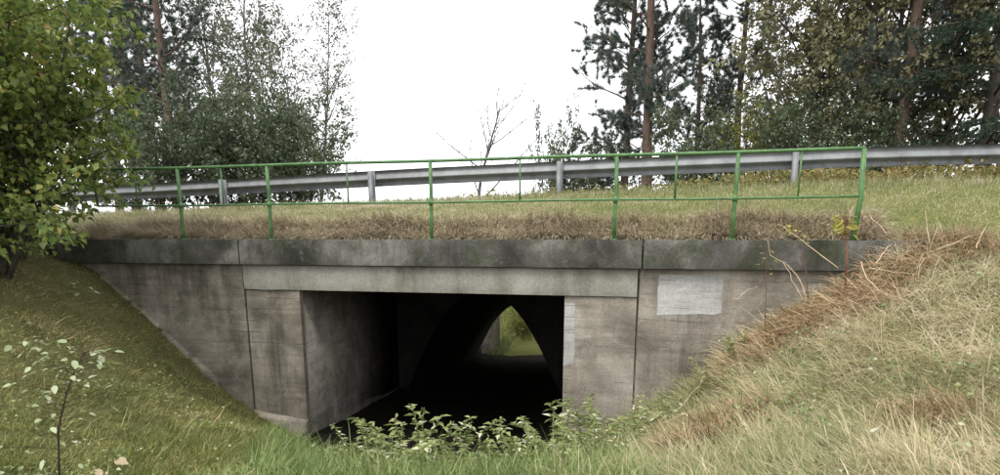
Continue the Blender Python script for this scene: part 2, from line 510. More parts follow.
# ------------------------------------------------------------------ the concrete culvert
culvert = empty('concrete_underpass', wp((SL + SR) / 2, 0, -3.1))
tag(culvert, 'weathered grey concrete road underpass with coping slab, wing walls and a dark tunnel mouth', 'underpass')
CL = np.array(culvert.location)
def world_child(o):
    """keep a mesh built in world space in place under the culvert's Empty"""
    o.matrix_parent_inverse = Matrix.Translation(-Vector(CL))
    return o
def prism(name, poly, z0, z1, mat, bevel=0.012):
    """upright prism over a four-point plan polygon (s,t); z0/z1 numbers or per-corner lists"""
    z0 = [z0] * 4 if np.isscalar(z0) else z0
    z1 = [z1] * 4 if np.isscalar(z1) else z1
    P = [wp(s, t, z) for (s, t), z in zip(poly, z0)] + [wp(s, t, z) for (s, t), z in zip(poly, z1)]
    return world_child(MB().hexa(P).build(name, mat, culvert, bevel=bevel))
def gridded(name, s0, s1, t0, t1, z0, z1, mat, amp=0.006, bev=0.0, slope_bottom=None, seed=0):
    """a slab whose front face and edges are slightly uneven, as cast and chipped concrete is"""
    ns, nz, nt = max(4, int((s1 - s0) / 0.06)), max(4, int((z1 - z0) / 0.06)), 4
    mb = MB()
    S, Z = np.linspace(s0, s1, ns + 1), np.linspace(z0, z1, nz + 1)
    ss, zz = np.meshgrid(S, Z)
    edge = np.minimum.reduce([(zz - z0), (z1 - zz), np.full_like(zz, 9.0)])
    rec = 0.010 * np.exp(-edge / 0.02)                       # worn arris
    chip = np.clip(noise2(ss, zz, 31 + seed, 3, 7.0) - 0.35, 0, 1) * 0.05 * np.exp(-edge / 0.05)
    tt = t0 + amp * noise2(ss, zz, 12 + seed, 4, 1.6) + rec + chip
    def grid(A, flip=False):
        r_, c_ = A.shape[:2]
        i = np.arange((r_ - 1) * (c_ - 1)); a = (i // (c_ - 1)) * c_ + i % (c_ - 1)
        q = np.stack([a, a + 1, a + c_ + 1, a + c_], 1)
        mb.add(A.reshape(-1, 3), q[:, ::-1] if flip else q)
    def W(s, t, z):
        return np.stack([W0[0] + ES[0] * s + ET[0] * t, W0[1] + ES[1] * s + ET[1] * t, z], -1)
    grid(W(ss, tt, zz))
    # top and bottom start on the front face's own edge
    for row, z, fl in ((-1, z1, False), (0, z0, True)):
        k_ = np.linspace(0, 1, nt + 1)[:, None]
        T = tt[row][None] * (1 - k_) + t1 * k_
        SS = np.broadcast_to(S[None], T.shape)
        drop = 0.006 * noise2(SS, T, 44 + seed, 3, 3.0) * (k_ > 0)
        grid(W(SS, T, z + drop), fl)
    for c_, fl in ((0, True), (-1, False)):
        k_ = np.linspace(0, 1, nt + 1)[None]
        T = tt[:, c_][:, None] * (1 - k_) + t1 * k_
        grid(W(np.full_like(T, S[c_]), T, np.broadcast_to(Z[:, None], T.shape)), fl)
    Tb = np.full_like(ss, t1)
    grid(W(ss, Tb, zz), True)
    o = mb.build(name, mat, culvert)
    return world_child(o)

s_jl, s_jr = on_wall(247.5, 330)[0], on_wall(637.5, 330)[0]        # movement joints
s_ol, s_or = st(*JL)[0], st(*JR)[0]                                # the mouth
cjl, cjr = on_wall(244, 255)[0], on_wall(643, 255)[0]
z_cop = -0.37
GAP = 0.028
# coping, in three lengths with open joints
gridded('coping_slab', SL - 0.25, cjl - 0.012, -0.13, 0.42, z_cop, 0.0, M['coping'], 0.012, seed=1)
gridded('coping_slab', cjl + 0.012, cjr - 0.012, -0.125, 0.42, z_cop, 0.004, M['coping'], 0.012, seed=2)
gridded('coping_slab', cjr + 0.012, SR + 0.35, -0.132, 0.42, z_cop, -0.002, M['coping'], 0.012, seed=3)
# deck beam over the mouth
zb = -0.755
gridded('deck_beam', s_jl + GAP, s_jr - GAP, -0.035, 0.40, zb, z_cop - 0.012, M['beam'], 0.006, seed=4)
# abutment faces and wing walls
gridded('abutment', s_jl + GAP, s_ol, 0.0, 0.10, -3.6, zb - 0.012, M['wall_dark'], 0.014, seed=5)
gridded('abutment', s_or, s_jr - GAP, 0.0, 0.40, -3.9, zb - 0.012, M['wall'], 0.014, seed=6)
gridded('wing_wall', SL - 0.1, s_jl, -0.01, 0.40, -3.6, z_cop - 0.012, M['wall_dark'], 0.016, seed=7)
gridded('wing_wall', s_jr, SR + 0.25, 0.012, 0.40, -3.6, z_cop - 0.012, M['wall'], 0.014, seed=8)
# footings that show: the plinth of the left abutment and the ledge along the left bank
pl = [on_wall(250, 405), on_wall(306, 414)]
prism('footing', [(pl[0][0], -0.10), (s_ol + 0.02, -0.10), (s_ol + 0.02, 0.05), (pl[0][0], 0.05)], -3.6, [-2.76, -2.86, -2.80, -2.70], M['wall'], 0.03)
for k_ in range(4):                                                # stepped concrete edge along the slope
    a = on_wall(104 + k_ * 30, 278 + k_ * 25); b = on_wall(131 + k_ * 30, 301 + k_ * 25)
    kz_ = (0.05, 0.03, -0.03, -0.05)[k_]
    prism('slope_kerb', [(a[0], -0.10), (b[0] - 0.012, -0.09), (b[0] - 0.012, 0.03), (a[0], 0.03)],
          [a[1] - 0.5, b[1] - 0.5, b[1] - 0.5, a[1] - 0.5], [a[1] + kz_ - 0.02, b[1] + kz_ - 0.03, b[1] + kz_ + 0.01, a[1] + kz_ + 0.02], M['wall_dark'], 0.02)

# the box under the widened verge: two side walls and a ceiling running along the tunnel axis
BOX = 5.6
def axp(p, d, off=0.0):
    n = np.array([AXV[1], -AXV[0]])
    q = p + AXV * d + n * off
    return q
def fl_z(d):
    return -3.30 - 0.082 * d
def slab_ax(name, corners, z0, z1, mat, bevel=0.01):
    P = [(p[0], p[1], z) for p, z in zip(corners, z0)] + [(p[0], p[1], z) for p, z in zip(corners, z1)]
    return world_child(MB().hexa(P).build(name, mat, culvert, bevel=bevel))
d_in = 0.09
slab_ax('side_wall', [axp(JL, d_in, -0.45), axp(JL, d_in), axp(JL, BOX), axp(JL, BOX, -0.45)], [-4.6] * 4, [zb + 0.02] * 4, M['tunnel'], 0)
slab_ax('side_wall', [axp(JR, d_in), axp(JR, d_in, 0.45), axp(JR, BOX + 0.95, 0.45), axp(JR, BOX + 0.95)], [-4.6] * 4, [zb + 0.02] * 4, M['tunnel'], 0)
slab_ax('ceiling_slab', [axp(JL, d_in, -0.6), axp(JR, d_in, 0.6), axp(JR, BOX + 1.1, 0.6), axp(JL, BOX + 0.15, -0.6)], [zb + 0.004] * 4, [zb + 0.40] * 4, M['tunnel'], 0)

# old vaulted barrel: a parabolic arch with real thickness, falling with the stream
aw, ah = 3.6, 2.2
n_a = 20
def arch_pts(off=0.0):
    x = np.linspace(-1, 1, n_a + 1)
    return x * (aw / 2 + off), (ah + off) * (1 - x ** 2)
bc0 = axp(JC, BOX + 0.25, 0.0)
n_ax = np.array([AXV[1], -AXV[0]])
LB = (T2 - st(*bc0)[1]) / np.dot(AXV, ET)
mb = MB()
rings = []
dd = np.linspace(0, LB + 0.1, 24)
for off in (0.0, 0.5):
    for d in dd:
        ax, az = arch_pts(off)
        az = az * (1.22 - 0.22 * d / dd[-1]); ax = ax * (1.08 - 0.08 * d / dd[-1])
        j = 0.012 * noise2(ax * 2, d + 0 * ax, 3, 3, 1.5) if off == 0 else 0
        q = bc0[None] + AXV[None] * d + n_ax[None] * (ax * (1 + j))[:, None]
        rings.append(np.column_stack([q, fl_z(BOX + 0.25 + d) + 0.05 + az * (1 + j) - (0.15 if off else 0.15)]))
A = np.array(rings); m_, n_ = len(dd), n_a + 1
V = A.reshape(-1, 3)
def gq(base, flip):
    i = np.arange((m_ - 1) * (n_ - 1)); a = base + (i // (n_ - 1)) * n_ + i % (n_ - 1)
    q = np.stack([a, a + 1, a + n_ + 1, a + n_], 1)
    return q[:, ::-1] if flip else q
quads = [gq(0, False), gq(m_ * n_, True)]
for e in (0, m_ - 1):
    a = e * n_ + np.arange(n_ - 1); b = m_ * n_ + a
    quads.append(np.stack([a, a + 1, b + 1, b], 1) if e == 0 else np.stack([a + 1, a, b, b + 1], 1))
mb.add(V, np.concatenate(quads))
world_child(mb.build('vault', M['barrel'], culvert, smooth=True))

def arch_wall(name, centre, d_dir, n_dir, thick, half, ztop, zbot, zfl, mat, grow=0.0, kx=1.0, kz=1.0):
    """a wall plate with the arch cut through it"""
    ax, az = arch_pts(grow)
    ax, az = ax * kx, az * kz + zfl - 0.10
    outer = []
    for x_, z_ in zip(ax, az):                # outer boundary matched point for point
        f = x_ / (kx * (aw / 2 + grow))
        outer.append((f * half, ztop))
    outer = np.array(outer)
    ix = np.concatenate([[ax[0]], ax, [ax[-1]]]); iz = np.concatenate([[zbot], az, [zbot]])
    ox = np.concatenate([[-half], outer[:, 0], [half]]); oz = np.concatenate([[zbot], outer[:, 1], [zbot]])
    mb = MB()
    n = len(ix)
    P = []
    for t_ in (0, thick):
        for X_, Z_ in ((ix, iz), (ox, oz)):
            q = centre[None] + d_dir[None] * t_ + n_dir[None] * X_[:, None]
            P.append(np.column_stack([q, Z_]))
    V = np.concatenate(P)
    a = np.arange(n - 1)
    q = [np.stack([a, a + 1, n + a + 1, n + a], 1), np.stack([2 * n + a + 1, 2 * n + a, 3 * n + a, 3 * n + a + 1], 1),
         np.stack([a + 1, a, 2 * n + a, 2 * n + a + 1], 1), np.stack([n + a, n + a + 1, 3 * n + a + 1, 3 * n + a], 1)]
    mb.add(V, np.concatenate(q))
    return world_child(mb.build(name, mat, culvert))
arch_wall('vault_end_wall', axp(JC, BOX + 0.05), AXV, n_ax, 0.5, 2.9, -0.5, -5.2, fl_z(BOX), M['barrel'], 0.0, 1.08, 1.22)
pc = bc0 + AXV * LB
zf2 = fl_z(BOX + 0.25 + LB)
arch_wall('portal_wall', pc - ET * 0.22, ET, ES, 0.45, 6.6, -0.22, -6.2, zf2, M['wall_dark'])
# wing wall of the far portal, seen through the arch
wl_a = pc - ES * 1.62
slab_ax('wing_wall', [wl_a + ET * 0.24 - ES * 0.35, wl_a + ET * 0.24, wl_a + ET * 2.6 + ES * 0.2, wl_a + ET * 2.6 - ES * 0.15], [-6] * 4, [zf2 + 2.3, zf2 + 2.3, zf2 + 1.7, zf2 + 1.7], M['wall'], 0.02)

# stream bed running through the tunnel
def bed():
    d = np.linspace(-1.6, BOX + LB + 8, 90); o = np.linspace(-2.6, 2.6, 30)
    dd_, oo = np.meshgrid(d, o, indexing='ij')
    q = JC[None, None] + AXV[None, None] * dd_[..., None] + n_ax[None, None] * oo[..., None]
    z = fl_z(dd_) + 0.06 * noise2(dd_, oo, 4, 4, 1.5) + 0.26 * sstep(1.2, 2.1, np.abs(oo)) - 0.05
    z = z - 0.25 * sstep(0.3, 1.6, -dd_)
    V = np.dstack([q, z]).reshape(-1, 3)
    n = len(o); i = np.arange((len(d) - 1) * (n - 1)); a = (i // (n - 1)) * n + i % (n - 1)
    ob = link('stream_bed', fast_mesh('stream_bed', V, [np.stack([a, a + n, a + n + 1, a + 1], 1)], smooth=True), M['mud'])
    tag(ob, kind='structure')
bed()

# grey paint rolled over old graffiti
def paint_patch(u0, v0, u1, v1, t0, nseed, ragged, seed):
    a, b = on_wall(u0, v0), on_wall(u1, v1)
    s0, s1, z1, z0 = a[0], b[0], a[1], b[1]
    n, nr = 40, 30
    S = np.linspace(s0, s1, n)
    bot = z0 + ragged * noise2(S, S * 0, seed, 4, 3.0) + ragged * 1.2 * (S - s0) / (s1 - s0)
    top = z1 + 0.02 * noise2(S, S * 0, seed + 5, 3, 3.0)
    r_ = np.linspace(0, 1, nr)[:, None]
    zz = bot[None] * (1 - r_) + top[None] * r_
    k_ = (np.arange(n) / (n - 1))[None]
    ss = S[None] + 0.02 * noise2(zz, zz * 0, seed + 9, 4, 4.0) * (np.abs(k_ - 0.5) * 2) ** 4
    front = t0 + 0.014 * noise2(ss, zz, 12 + nseed, 4, 1.6) - 0.0045
    mb = MB()
    V = np.stack([W0[0] + ES[0] * ss + ET[0] * front, W0[1] + ES[1] * ss + ET[1] * front, zz], -1)
    i = np.arange((nr - 1) * (n - 1)); a_ = (i // (n - 1)) * n + i % (n - 1)
    mb.add(V.reshape(-1, 3), np.stack([a_, a_ + 1, a_ + n + 1, a_ + n], 1))
    o = world_child(mb.build('paint_patch', M['patch'], culvert))
paint_patch(659, 275, 721, 318, 0.012, 8, 0.05, 1)
paint_patch(565, 303, 574, 366, 0.0, 6, 0.03, 2)

# ------------------------------------------------------------------ green tube railing on the coping
TR = 0.03
def rail_s(u, v):
    return on_wall(u, v, TR)[0]
RZ_TOP, RZ_MID = 1.09, 0.525
rs0, rs1 = rail_s(93, 172), rail_s(865, 150)
railing = empty('tube_railing', wp((rs0 + rs1) / 2, TR, 0))
tag(railing, 'worn green steel tube railing standing on the concrete coping', 'railing')
def rchild(mb, name, mat='green'):
    o = mb.build(name, M[mat], railing, smooth=True)
    o.matrix_parent_inverse = Matrix.Translation(-Vector(railing.location))
    return o
def rail_line(z, a, b, sag=0.004):
    S = np.linspace(a, b, 24)
    return np.array([wp(s, TR, z + sag * math.sin(s * 1.7)) for s in S])
rchild(MB().tube(rail_line(RZ_TOP, rs0, rs1), 0.022, 10), 'top_rail')
rchild(MB().tube(rail_line(RZ_MID, rs0 + 0.02, rail_s(861, 195)), 0.015, 8), 'middle_rail')
rchild(MB().tube([wp(rs0 + 0.012, TR, RZ_TOP), wp(rs0 + 0.012, TR, RZ_MID)], 0.021, 8), 'end_post')
for u in (180, 269, 431, 615.5, 735):
    s_ = rail_s(u, 200)
    p = rchild(MB().tube([wp(s_, TR, -0.02), wp(s_, TR, 0.3), wp(s_ + 0.003, TR, 0.7), wp(s_, TR, RZ_TOP - 0.015)], 0.026, 10), 'post')
    MB().tube([wp(s_, TR, RZ_MID - 0.04), wp(s_, TR, RZ_MID + 0.04)], 0.033, 10).build('collar', M['green'], p, smooth=True)
    MB().tube([wp(s_, TR, -0.004), wp(s_, TR, 0.012)], 0.055, 12).build('base_plate', M['green'], p)
s_ = rail_s(861, 200)
rchild(MB().tube([wp(s_ - 0.05, TR, -0.03), wp(s_ - 0.005, TR, 0.5), wp(rs1 - 0.01, TR, RZ_TOP)], 0.031, 10), 'post')
for u in (135.5, 222, 347.5, 520, 675.5, 799):
    s_ = rail_s(u, 185)
    rchild(MB().tube([wp(s_, TR, RZ_MID), wp(s_, TR, RZ_TOP - 0.01)], 0.012 if u not in (675.5,) else 0.015, 8), 'baluster')

# ------------------------------------------------------------------ guard rail along the road
GT = 3.75
def gr_s(u, v=165):
    return on_wall(u, v, GT)[0]
def gr_top(s):
    return np.interp(s, [-16, -6.9, -2.7, 1.2, 5.4, 8.2, 20], [1.02, 1.27, 1.39, 1.47, 1.545, 1.545, 1.7])
gpost = [gr_s(222, 190), gr_s(371, 180), gr_s(559.5, 172), gr_s(796, 163)]
gpost = [gpost[0] - 4.05] + gpost + [gpost[3] + 4.0, gpost[3] + 8.0]
guard = empty('guard_rail', wp(0.5, GT, 0.9))
tag(guard, 'grey galvanised steel guard rail along the road above the grass bank', 'guard rail')
def gchild(mb, name, smooth=False, bevel=0.0):
    o = mb.build(name, M['galv'], guard, smooth=smooth, bevel=bevel)
    o.matrix_parent_inverse = Matrix.Translation(-Vector(guard.location))
    return o
# W profile seen from behind: (depth towards the road, height below the top edge)
prof_w = [(0.000, 0.0), (0.060, -0.008), (0.070, -0.022), (0.062, -0.040), (0.010, -0.150), (0.0, -0.168),
          (0.010, -0.180), (0.105, -0.205), (0.125, -0.230), (0.125, -0.285), (0.110, -0.300), (0.060, -0.312)]
edges = [gpost[0] - 6] + [g + 0.15 for g in gpost[1:-1]] + [gpost[-1] + 3]
for i in range(len(edges) - 1):
    mb = MB()
    S = np.linspace(edges[i] - (0.16 if i else 0), edges[i + 1], 9)
    lap = 0.004 * (i % 2)
    front = np.array([[wp(s, GT + 0.10 + d + lap, gr_top(s) + h) for d, h in prof_w] for s in S])
    back = np.array([[wp(s, GT + 0.10 + d + lap + 0.0035, gr_top(s) + h) for d, h in prof_w] for s in S])
    r_, c_ = front.shape[:2]
    j = np.arange((r_ - 1) * (c_ - 1)); a = (j // (c_ - 1)) * c_ + j % (c_ - 1)
    q = np.stack([a, a + c_, a + c_ + 1, a + 1], 1)
    mb.add(front.reshape(-1, 3), q[:, ::-1]); mb.add(back.reshape(-1, 3), q)
    beam = gchild(mb, 'rail_beam')
    s_ = edges[i + 1] - 0.08
    for ds in (-0.05, 0.05):                  # splice bolts
        for hz in (-0.055, -0.255):
            b = MB().tube([wp(s_ + ds, GT + 0.165, gr_top(s_) + hz), wp(s_ + ds, GT + 0.195, gr_top(s_) + hz)], 0.016, 6)
            b.build('bolt', M['galv'], beam)
for g in gpost:                               # C-section posts
    zt = float(gr_top(g)) - 0.01
    zb_ = float(crest(g)) - 0.5
    mb = MB()
    def pbox(s0, s1, t0, t1):
        mb.hexa([wp(s0, t0, zb_), wp(s1, t0, zb_), wp(s1, t1, zb_), wp(s0, t1, zb_), wp(s0, t0, zt), wp(s1, t0, zt), wp(s1, t1, zt), wp(s0, t1, zt)])
    pbox(g - 0.055, g + 0.035, GT - 0.03, GT - 0.024)
    pbox(g - 0.055, g - 0.049, GT - 0.0235, GT + 0.09)
    pbox(g + 0.029, g + 0.035, GT - 0.0235, GT + 0.055)
    pbox(g - 0.0485, g + 0.05, GT + 0.0905, GT + 0.096)
    gchild(mb, 'post')

# ------------------------------------------------------------------ leaves, needles, blades
def unit(v):
    return v / (np.linalg.norm(v, axis=-1, keepdims=True) + 1e-9)
def leaf_mesh(name, P, D, N, L, Wd, tint, fold=0.25):
    """folded leaf blades: two triangles on a midrib"""
    n = len(P)
    D = unit(D); Sd = unit(np.cross(D, N)); N2 = np.cross(Sd, D)
    L = np.broadcast_to(L, (n,))[:, None]; Wd = np.broadcast_to(Wd, (n,))[:, None]
    a = P; tip = P + D * L - N2 * L * 0.12
    m = P + D * L * 0.45
    l = m - Sd * Wd * 0.5 + N2 * Wd * fold; r = m + Sd * Wd * 0.5 + N2 * Wd * fold
    V = np.stack([a, l, tip, r], 1).reshape(-1, 3)
    i = np.arange(n)[:, None] * 4
    T = np.concatenate([i + np.array([[0, 3, 2]]), i + np.array([[0, 2, 1]])])
    return fast_mesh(name, V, [T], np.repeat(tint, 4))
def needle_mesh(name, P, D, L, Wd, tint, rng):
    n = len(P)
    D = unit(D); Sd = unit(np.cross(D, rng.normal(size=(n, 3))))
    L = np.broadcast_to(L, (n,))[:, None]
    V = np.stack([P - Sd * Wd / 2, P + Sd * Wd / 2, P + D * L], 1).reshape(-1, 3)
    i = np.arange(n)[:, None] * 3 + np.array([[0, 1, 2]])
    return fast_mesh(name, V, [i], np.repeat(tint, 3))
def blade_mesh(name, P, Nrm, head, L, Wd, lean, curve, tint, k=3):
    """grass blades: strips that start along the ground normal and bend over towards head"""
    n = len(P)
    Nrm = unit(Nrm)
    H = unit(head - Nrm * (head * Nrm).sum(1, keepdims=True))
    Sd = np.cross(Nrm, H)
    V = []
    p = P.copy()
    for i in range(k + 1):
        f = i / k
        wd = (Wd * (1 - f) ** 0.6)[:, None] if i < k else None
        if i < k:
            V += [p - Sd * wd / 2, p + Sd * wd / 2]
        else:
            V += [p]
        ph = (lean + curve * ((i + 0.5) / k))[:, None]
        p = p + (H * np.sin(ph) + Nrm * np.cos(ph)) * (L / k)[:, None]
    m = 2 * k + 1
    V = np.stack(V, 1).reshape(-1, 3)
    b = np.arange(n)[:, None] * m
    Q = [b + np.array([[2 * i, 2 * i + 1, 2 * i + 3, 2 * i + 2]]) for i in range(k - 1)]
    T = b + np.array([[2 * k - 2, 2 * k - 1, 2 * k]])
    return fast_mesh(name, V, [np.concatenate(Q)] + [T] if Q else [T], np.repeat(tint, m))

def normals_at(x, y, zf):
    e = 0.08
    dx = (zf(x + e, y) - zf(x - e, y)) / (2 * e); dy = (zf(x, y + e) - zf(x, y - e)) / (2 * e)
    return unit(np.stack([-dx, -dy, np.ones_like(dx)], 1))
def in_view(x, y, z, m=90):
    u, v, d = project(np.stack([x, y, z], 1))
    return (d > 0.6) & (u > -m) & (u < 1000 + m) & (v > -m) & (v < 475 + m)

M['grass_left'] = mat_leaf('mossy_bank_grass', [(0, (0.087, 0.104, 0.027)), (0.35, (0.167, 0.193, 0.052)), (0.65, (0.281, 0.276, 0.087)), (0.85, (0.438, 0.368, 0.156)), (1, (0.632, 0.502, 0.291))], 0.3)
M['grass_green'] = mat_leaf('lush_grass', [(0, (0.081, 0.127, 0.038)), (0.5, (0.181, 0.256, 0.077)), (0.85, (0.326, 0.360, 0.154)), (1, (0.580, 0.480, 0.329))], 0.35)
M['grass_top'] = mat_leaf('verge_grass', [(0, (0.147, 0.173, 0.071)), (0.4, (0.274, 0.291, 0.129)), (0.75, (0.446, 0.410, 0.242)), (1, (0.685, 0.536, 0.511))], 0.35)
M['grass_dry'] = mat_leaf('matted_dry_grass', [(0, (0.116, 0.155, 0.055)), (0.25, (0.217, 0.240, 0.098)), (0.5, (0.389, 0.350, 0.184)), (0.75, (0.574, 0.466, 0.300)), (1, (0.720, 0.652, 0.486))], 0.3)
M['thatch'] = mat_leaf('dead_thatch', [(0, (0.184, 0.146, 0.096)), (0.4, (0.391, 0.319, 0.219)), (0.75, (0.660, 0.569, 0.400)), (1, (0.720, 0.720, 0.641))], 0.25)
M['bracken'] = mat_leaf('dead_bracken', [(0, (0.164, 0.092, 0.050)), (0.5, (0.345, 0.219, 0.123)), (1, (0.559, 0.415, 0.244))], 0.25)

def stuff(name, me, mat, label, cat):
    return tag(link(name, me, M[mat]), label, cat, kind='stuff')

def scatter(n, box, keep, zf):
    x = RNG.uniform(box[0], box[1], n); y = RNG.uniform(box[2], box[3], n)
    m = keep(x, y); x, y = x[m], y[m]
    z = zf(x, y)
    m = in_view(x, y, z); return x[m], y[m], z[m]

def near_keep(x, y, base=3.5):
    """thin out with distance squared, as blades shrink in the picture"""
    d2 = x * x + y * y
    return RNG.random(len(x)) < np.clip(30.0 / d2, 0.08, 1.0)

def mouth_dist(x, y):
    return np.hypot(x - JC[0], y - JC[1])

# left bank: short mossy grass
def keep_left(x, y):
    s, t = st(x, y)
    edge = -1.9 + 0.25 * noise2(x, y, 2, 2, 1.0) - 0.28 * np.clip(y - 5, 0, 6)
    return (t < -0.06) & (x < edge) & near_keep(x, y)
x, y, z = scatter(520000, (-11, 0, 2.2, 11.6), keep_left, z_front)
n = len(x)
nr = normals_at(x, y, z_front)
clump = noise2(x, y, 21, 3, 1.4); fine = noise2(x, y, 22, 3, 5.0)
ang = RNG.uniform(0, 2 * math.pi, n)
head = np.stack([np.cos(ang) + 0.5, np.sin(ang) - 0.3, np.zeros(n) - 0.3], 1)
patch = noise2(x, y, 25, 4, 0.9); tuft = noise2(x, y, 26, 3, 2.6)
L = 0.035 + 0.09 * np.clip(tuft + 0.25, 0, 1) + 0.05 * np.clip(fine, 0, 1) + 0.05 * RNG.random(n)
L *= 1 + 1.1 * sstep(-3.4, -2.2, x) * sstep(4, 6, y)
long_ = RNG.random(n) < 0.012
L = np.where(long_, L + RNG.uniform(0.1, 0.25, n), L)
tint = np.clip(0.40 + 0.50 * patch + 0.30 * fine + RNG.normal(0, 0.17, n) - 0.10 * sstep(-3.4, -2.2, x) + 0.35 * long_, 0, 1)
stuff('bank_grass', blade_mesh('bank_grass', np.stack([x, y, z - 0.01], 1), nr, head, L, 0.004 + 0.004 * RNG.random(n), RNG.uniform(0.2, 1.2, n), RNG.uniform(0.2, 1.3, n), tint, 2), 'grass_left',
      'short yellow-green mossy grass covering the left bank', 'grass')

# small round leaves of creeping plants among the grass
def ground_leaves(name, n, box, keep, zf, size, up, mat, label, seed):
    x, y, z = scatter(n, box, keep, zf)
    m = RNG.random(len(x)) < np.clip(0.25 + 1.3 * noise2(x, y, seed, 3, 1.3), 0.04, 1)
    x, y, z = x[m], y[m], z[m]; n = len(x)
    P = np.stack([x, y, z + up * RNG.random(n)], 1)
    D = RNG.normal(0, 1, (n, 3)); D[:, 2] *= 0.3
    N = normals_at(x, y, zf) + RNG.normal(0, 0.35, (n, 3))
    L = size * RNG.uniform(0.6, 1.5, n)
    stuff(name, leaf_mesh(name, P, D, N, L, L * 0.8, RNG.random(n) ** 1.5), mat, label, 'ground cover')
M['lf_cover'] = mat_leaf('creeping_leaf', [(0, (0.12, 0.17, 0.045)), (0.5, (0.22, 0.27, 0.10)), (0.85, (0.36, 0.40, 0.22)), (1, (0.55, 0.56, 0.42))], 0.35, 0.45)
ground_leaves('creeping_leaves', 60000, (-11, 0, 2.2, 11.6), keep_left, z_front, 0.030, 0.12, 'lf_cover', 'small pale round leaves of creeping plants on the left bank', 91)

# lush grass on the valley floor in front of the mouth
def keep_mid(x, y):
    s, t = st(x, y)
    left = -2.1 + 0.25 * noise2(x, y, 2, 2, 1.0) - 0.28 * np.clip(y - 5, 0, 6)
    right = 1.35 + 0.3 * noise2(x, y, 6, 2, 1.0)
    mud = (mouth_dist(x, y) < 2.3 + 0.4 * noise2(x, y, 8, 3, 1.2)) & (x < 0.5)
    return (t < -0.06) & (x > left) & (x < right) & ~mud
x, y, z = scatter(75000, (-4.6, 2.2, 3.0, 10.3), keep_mid, z_front)
n = len(x); nr = normals_at(x, y, z_front)
clump = noise2(x, y, 31, 3, 1.6)
ang = RNG.uniform(0, 2 * math.pi, n)
head = np.stack([np.cos(ang), np.sin(ang) - 0.3, np.zeros(n)], 1)
L = (0.16 + 0.22 * RNG.random(n) ** 1.5 + 0.12 * clump) * np.where(RNG.random(n) < 0.04, 1.7, 1.0)
tint = np.clip(0.45 + 0.3 * clump + RNG.normal(0, 0.2, n) + 0.25 * sstep(0.2, 1.4, x), 0, 1)
stuff('lush_grass', blade_mesh('lush_grass', np.stack([x, y, z - 0.01], 1), nr, head, L, 0.006 + 0.004 * RNG.random(n), RNG.uniform(0.05, 0.5, n), RNG.uniform(0.4, 1.8, n), tint, 4), 'grass_green',
      'long fresh green grass on the low ground before the tunnel mouth', 'grass')

# right bank: long matted straw-coloured grass, combed downhill in swirls
def keep_right(x, y):
    s, t = st(x, y)
    left = 1.15 + 0.3 * noise2(x, y, 6, 2, 1.0)
    return (x > left) & ((t < -0.08) | ((s > SR + 0.05) & (t < 0.8))) & near_keep(x, y)
def tussock_grass(nt, per, box, keep, zf, name, mat, label, ll, seed, short_z=None, down=math.pi * 1.12):
    cx_, cy_, cz_ = scatter(nt, box, keep, zf)
    n0 = len(cx_)
    tl = RNG.uniform(0.65, 1.25, n0) * (1 + 0.35 * noise2(cx_, cy_, seed, 2, 0.8))
    tt_ = 0.47 + 0.55 * noise2(cx_, cy_, seed + 1, 4, 0.9) + RNG.normal(0, 0.15, n0)
    dn = down + 2.6 * noise2(cx_, cy_, seed + 2, 3, 0.8)
    cnt = RNG.integers(int(per * 0.5), int(per * 1.5), n0)
    idx = np.repeat(np.arange(n0), cnt); n = len(idx)
    a = RNG.uniform(0, 2 * math.pi, n)
    rr = 0.07 * np.sqrt(RNG.random(n)) * tl[idx]
    x = cx_[idx] + rr * np.cos(a); y = cy_[idx] + rr * np.sin(a)
    z = zf(x, y); nr = normals_at(x, y, zf)
    head = np.stack([np.cos(a) + 0.9 * np.cos(dn[idx]), np.sin(a) + 0.9 * np.sin(dn[idx]), np.zeros(n)], 1) + RNG.normal(0, 0.25, (n, 3))
    L = ll * tl[idx] * RNG.uniform(0.45, 1.3, n)
    if short_z is not None: L = L * (1 - 0.55 * sstep(short_z, short_z + 0.35, z))
    tint = np.clip(tt_[idx] + RNG.normal(0, 0.16, n), 0, 1)
    lean = RNG.uniform(0.05, 0.9, n); curve = RNG.uniform(0.6, 2.0, n)
    s_, t_ = st(x, y)
    ok = (t_ < -0.05) | (s_ > SR)
    sel = lambda q: q[ok]
    me = blade_mesh(name, np.stack([x, y, z - 0.015], 1)[ok], nr[ok], head[ok], sel(L), 0.003 + 0.0045 * RNG.random(ok.sum()), sel(lean), sel(curve), sel(tint), 4)
    stuff(name, me, mat, label, 'grass')
tussock_grass(13500, 28, (0.8, 11, 2.0, 10.5), keep_right, ground_z, 'matted_grass', 'grass_dry', 'long matted straw-coloured grass lying over the right bank', 0.34, 41, 0.0)
# a thin short sward between the tussocks
x, y, z = scatter(150000, (0.8, 11, 2.0, 10.5), keep_right, ground_z)
n = len(x); a_ = RNG.uniform(0, 6.28, n)
stuff('bank_undergrass', blade_mesh('bank_undergrass', np.stack([x, y, z - 0.01], 1), normals_at(x, y, ground_z), np.stack([np.cos(a_), np.sin(a_), 0 * a_], 1), RNG.uniform(0.08, 0.2, n), 0.006 + 0.004 * RNG.random(n),
      RNG.uniform(0.2, 1.2, n), RNG.uniform(0.2, 1.2, n), np.clip(0.42 + 0.35 * noise2(x, y, 48, 3, 1.1) + RNG.normal(0, 0.2, n), 0, 1), 2), 'grass_dry', 'short dry grass between the tussocks on the right bank', 'grass')

def keep_right2(x, y):
    return keep_right(x, y) & (noise2(x, y, 95, 3, 0.9) > 0.0)
ground_leaves('bramble_leaves', 26000, (0.8, 11, 2.0, 10.5), keep_right2, ground_z, 0.045, 0.28, 'lf_cover', 'small green leaves growing through the dry grass on the right bank', 96)
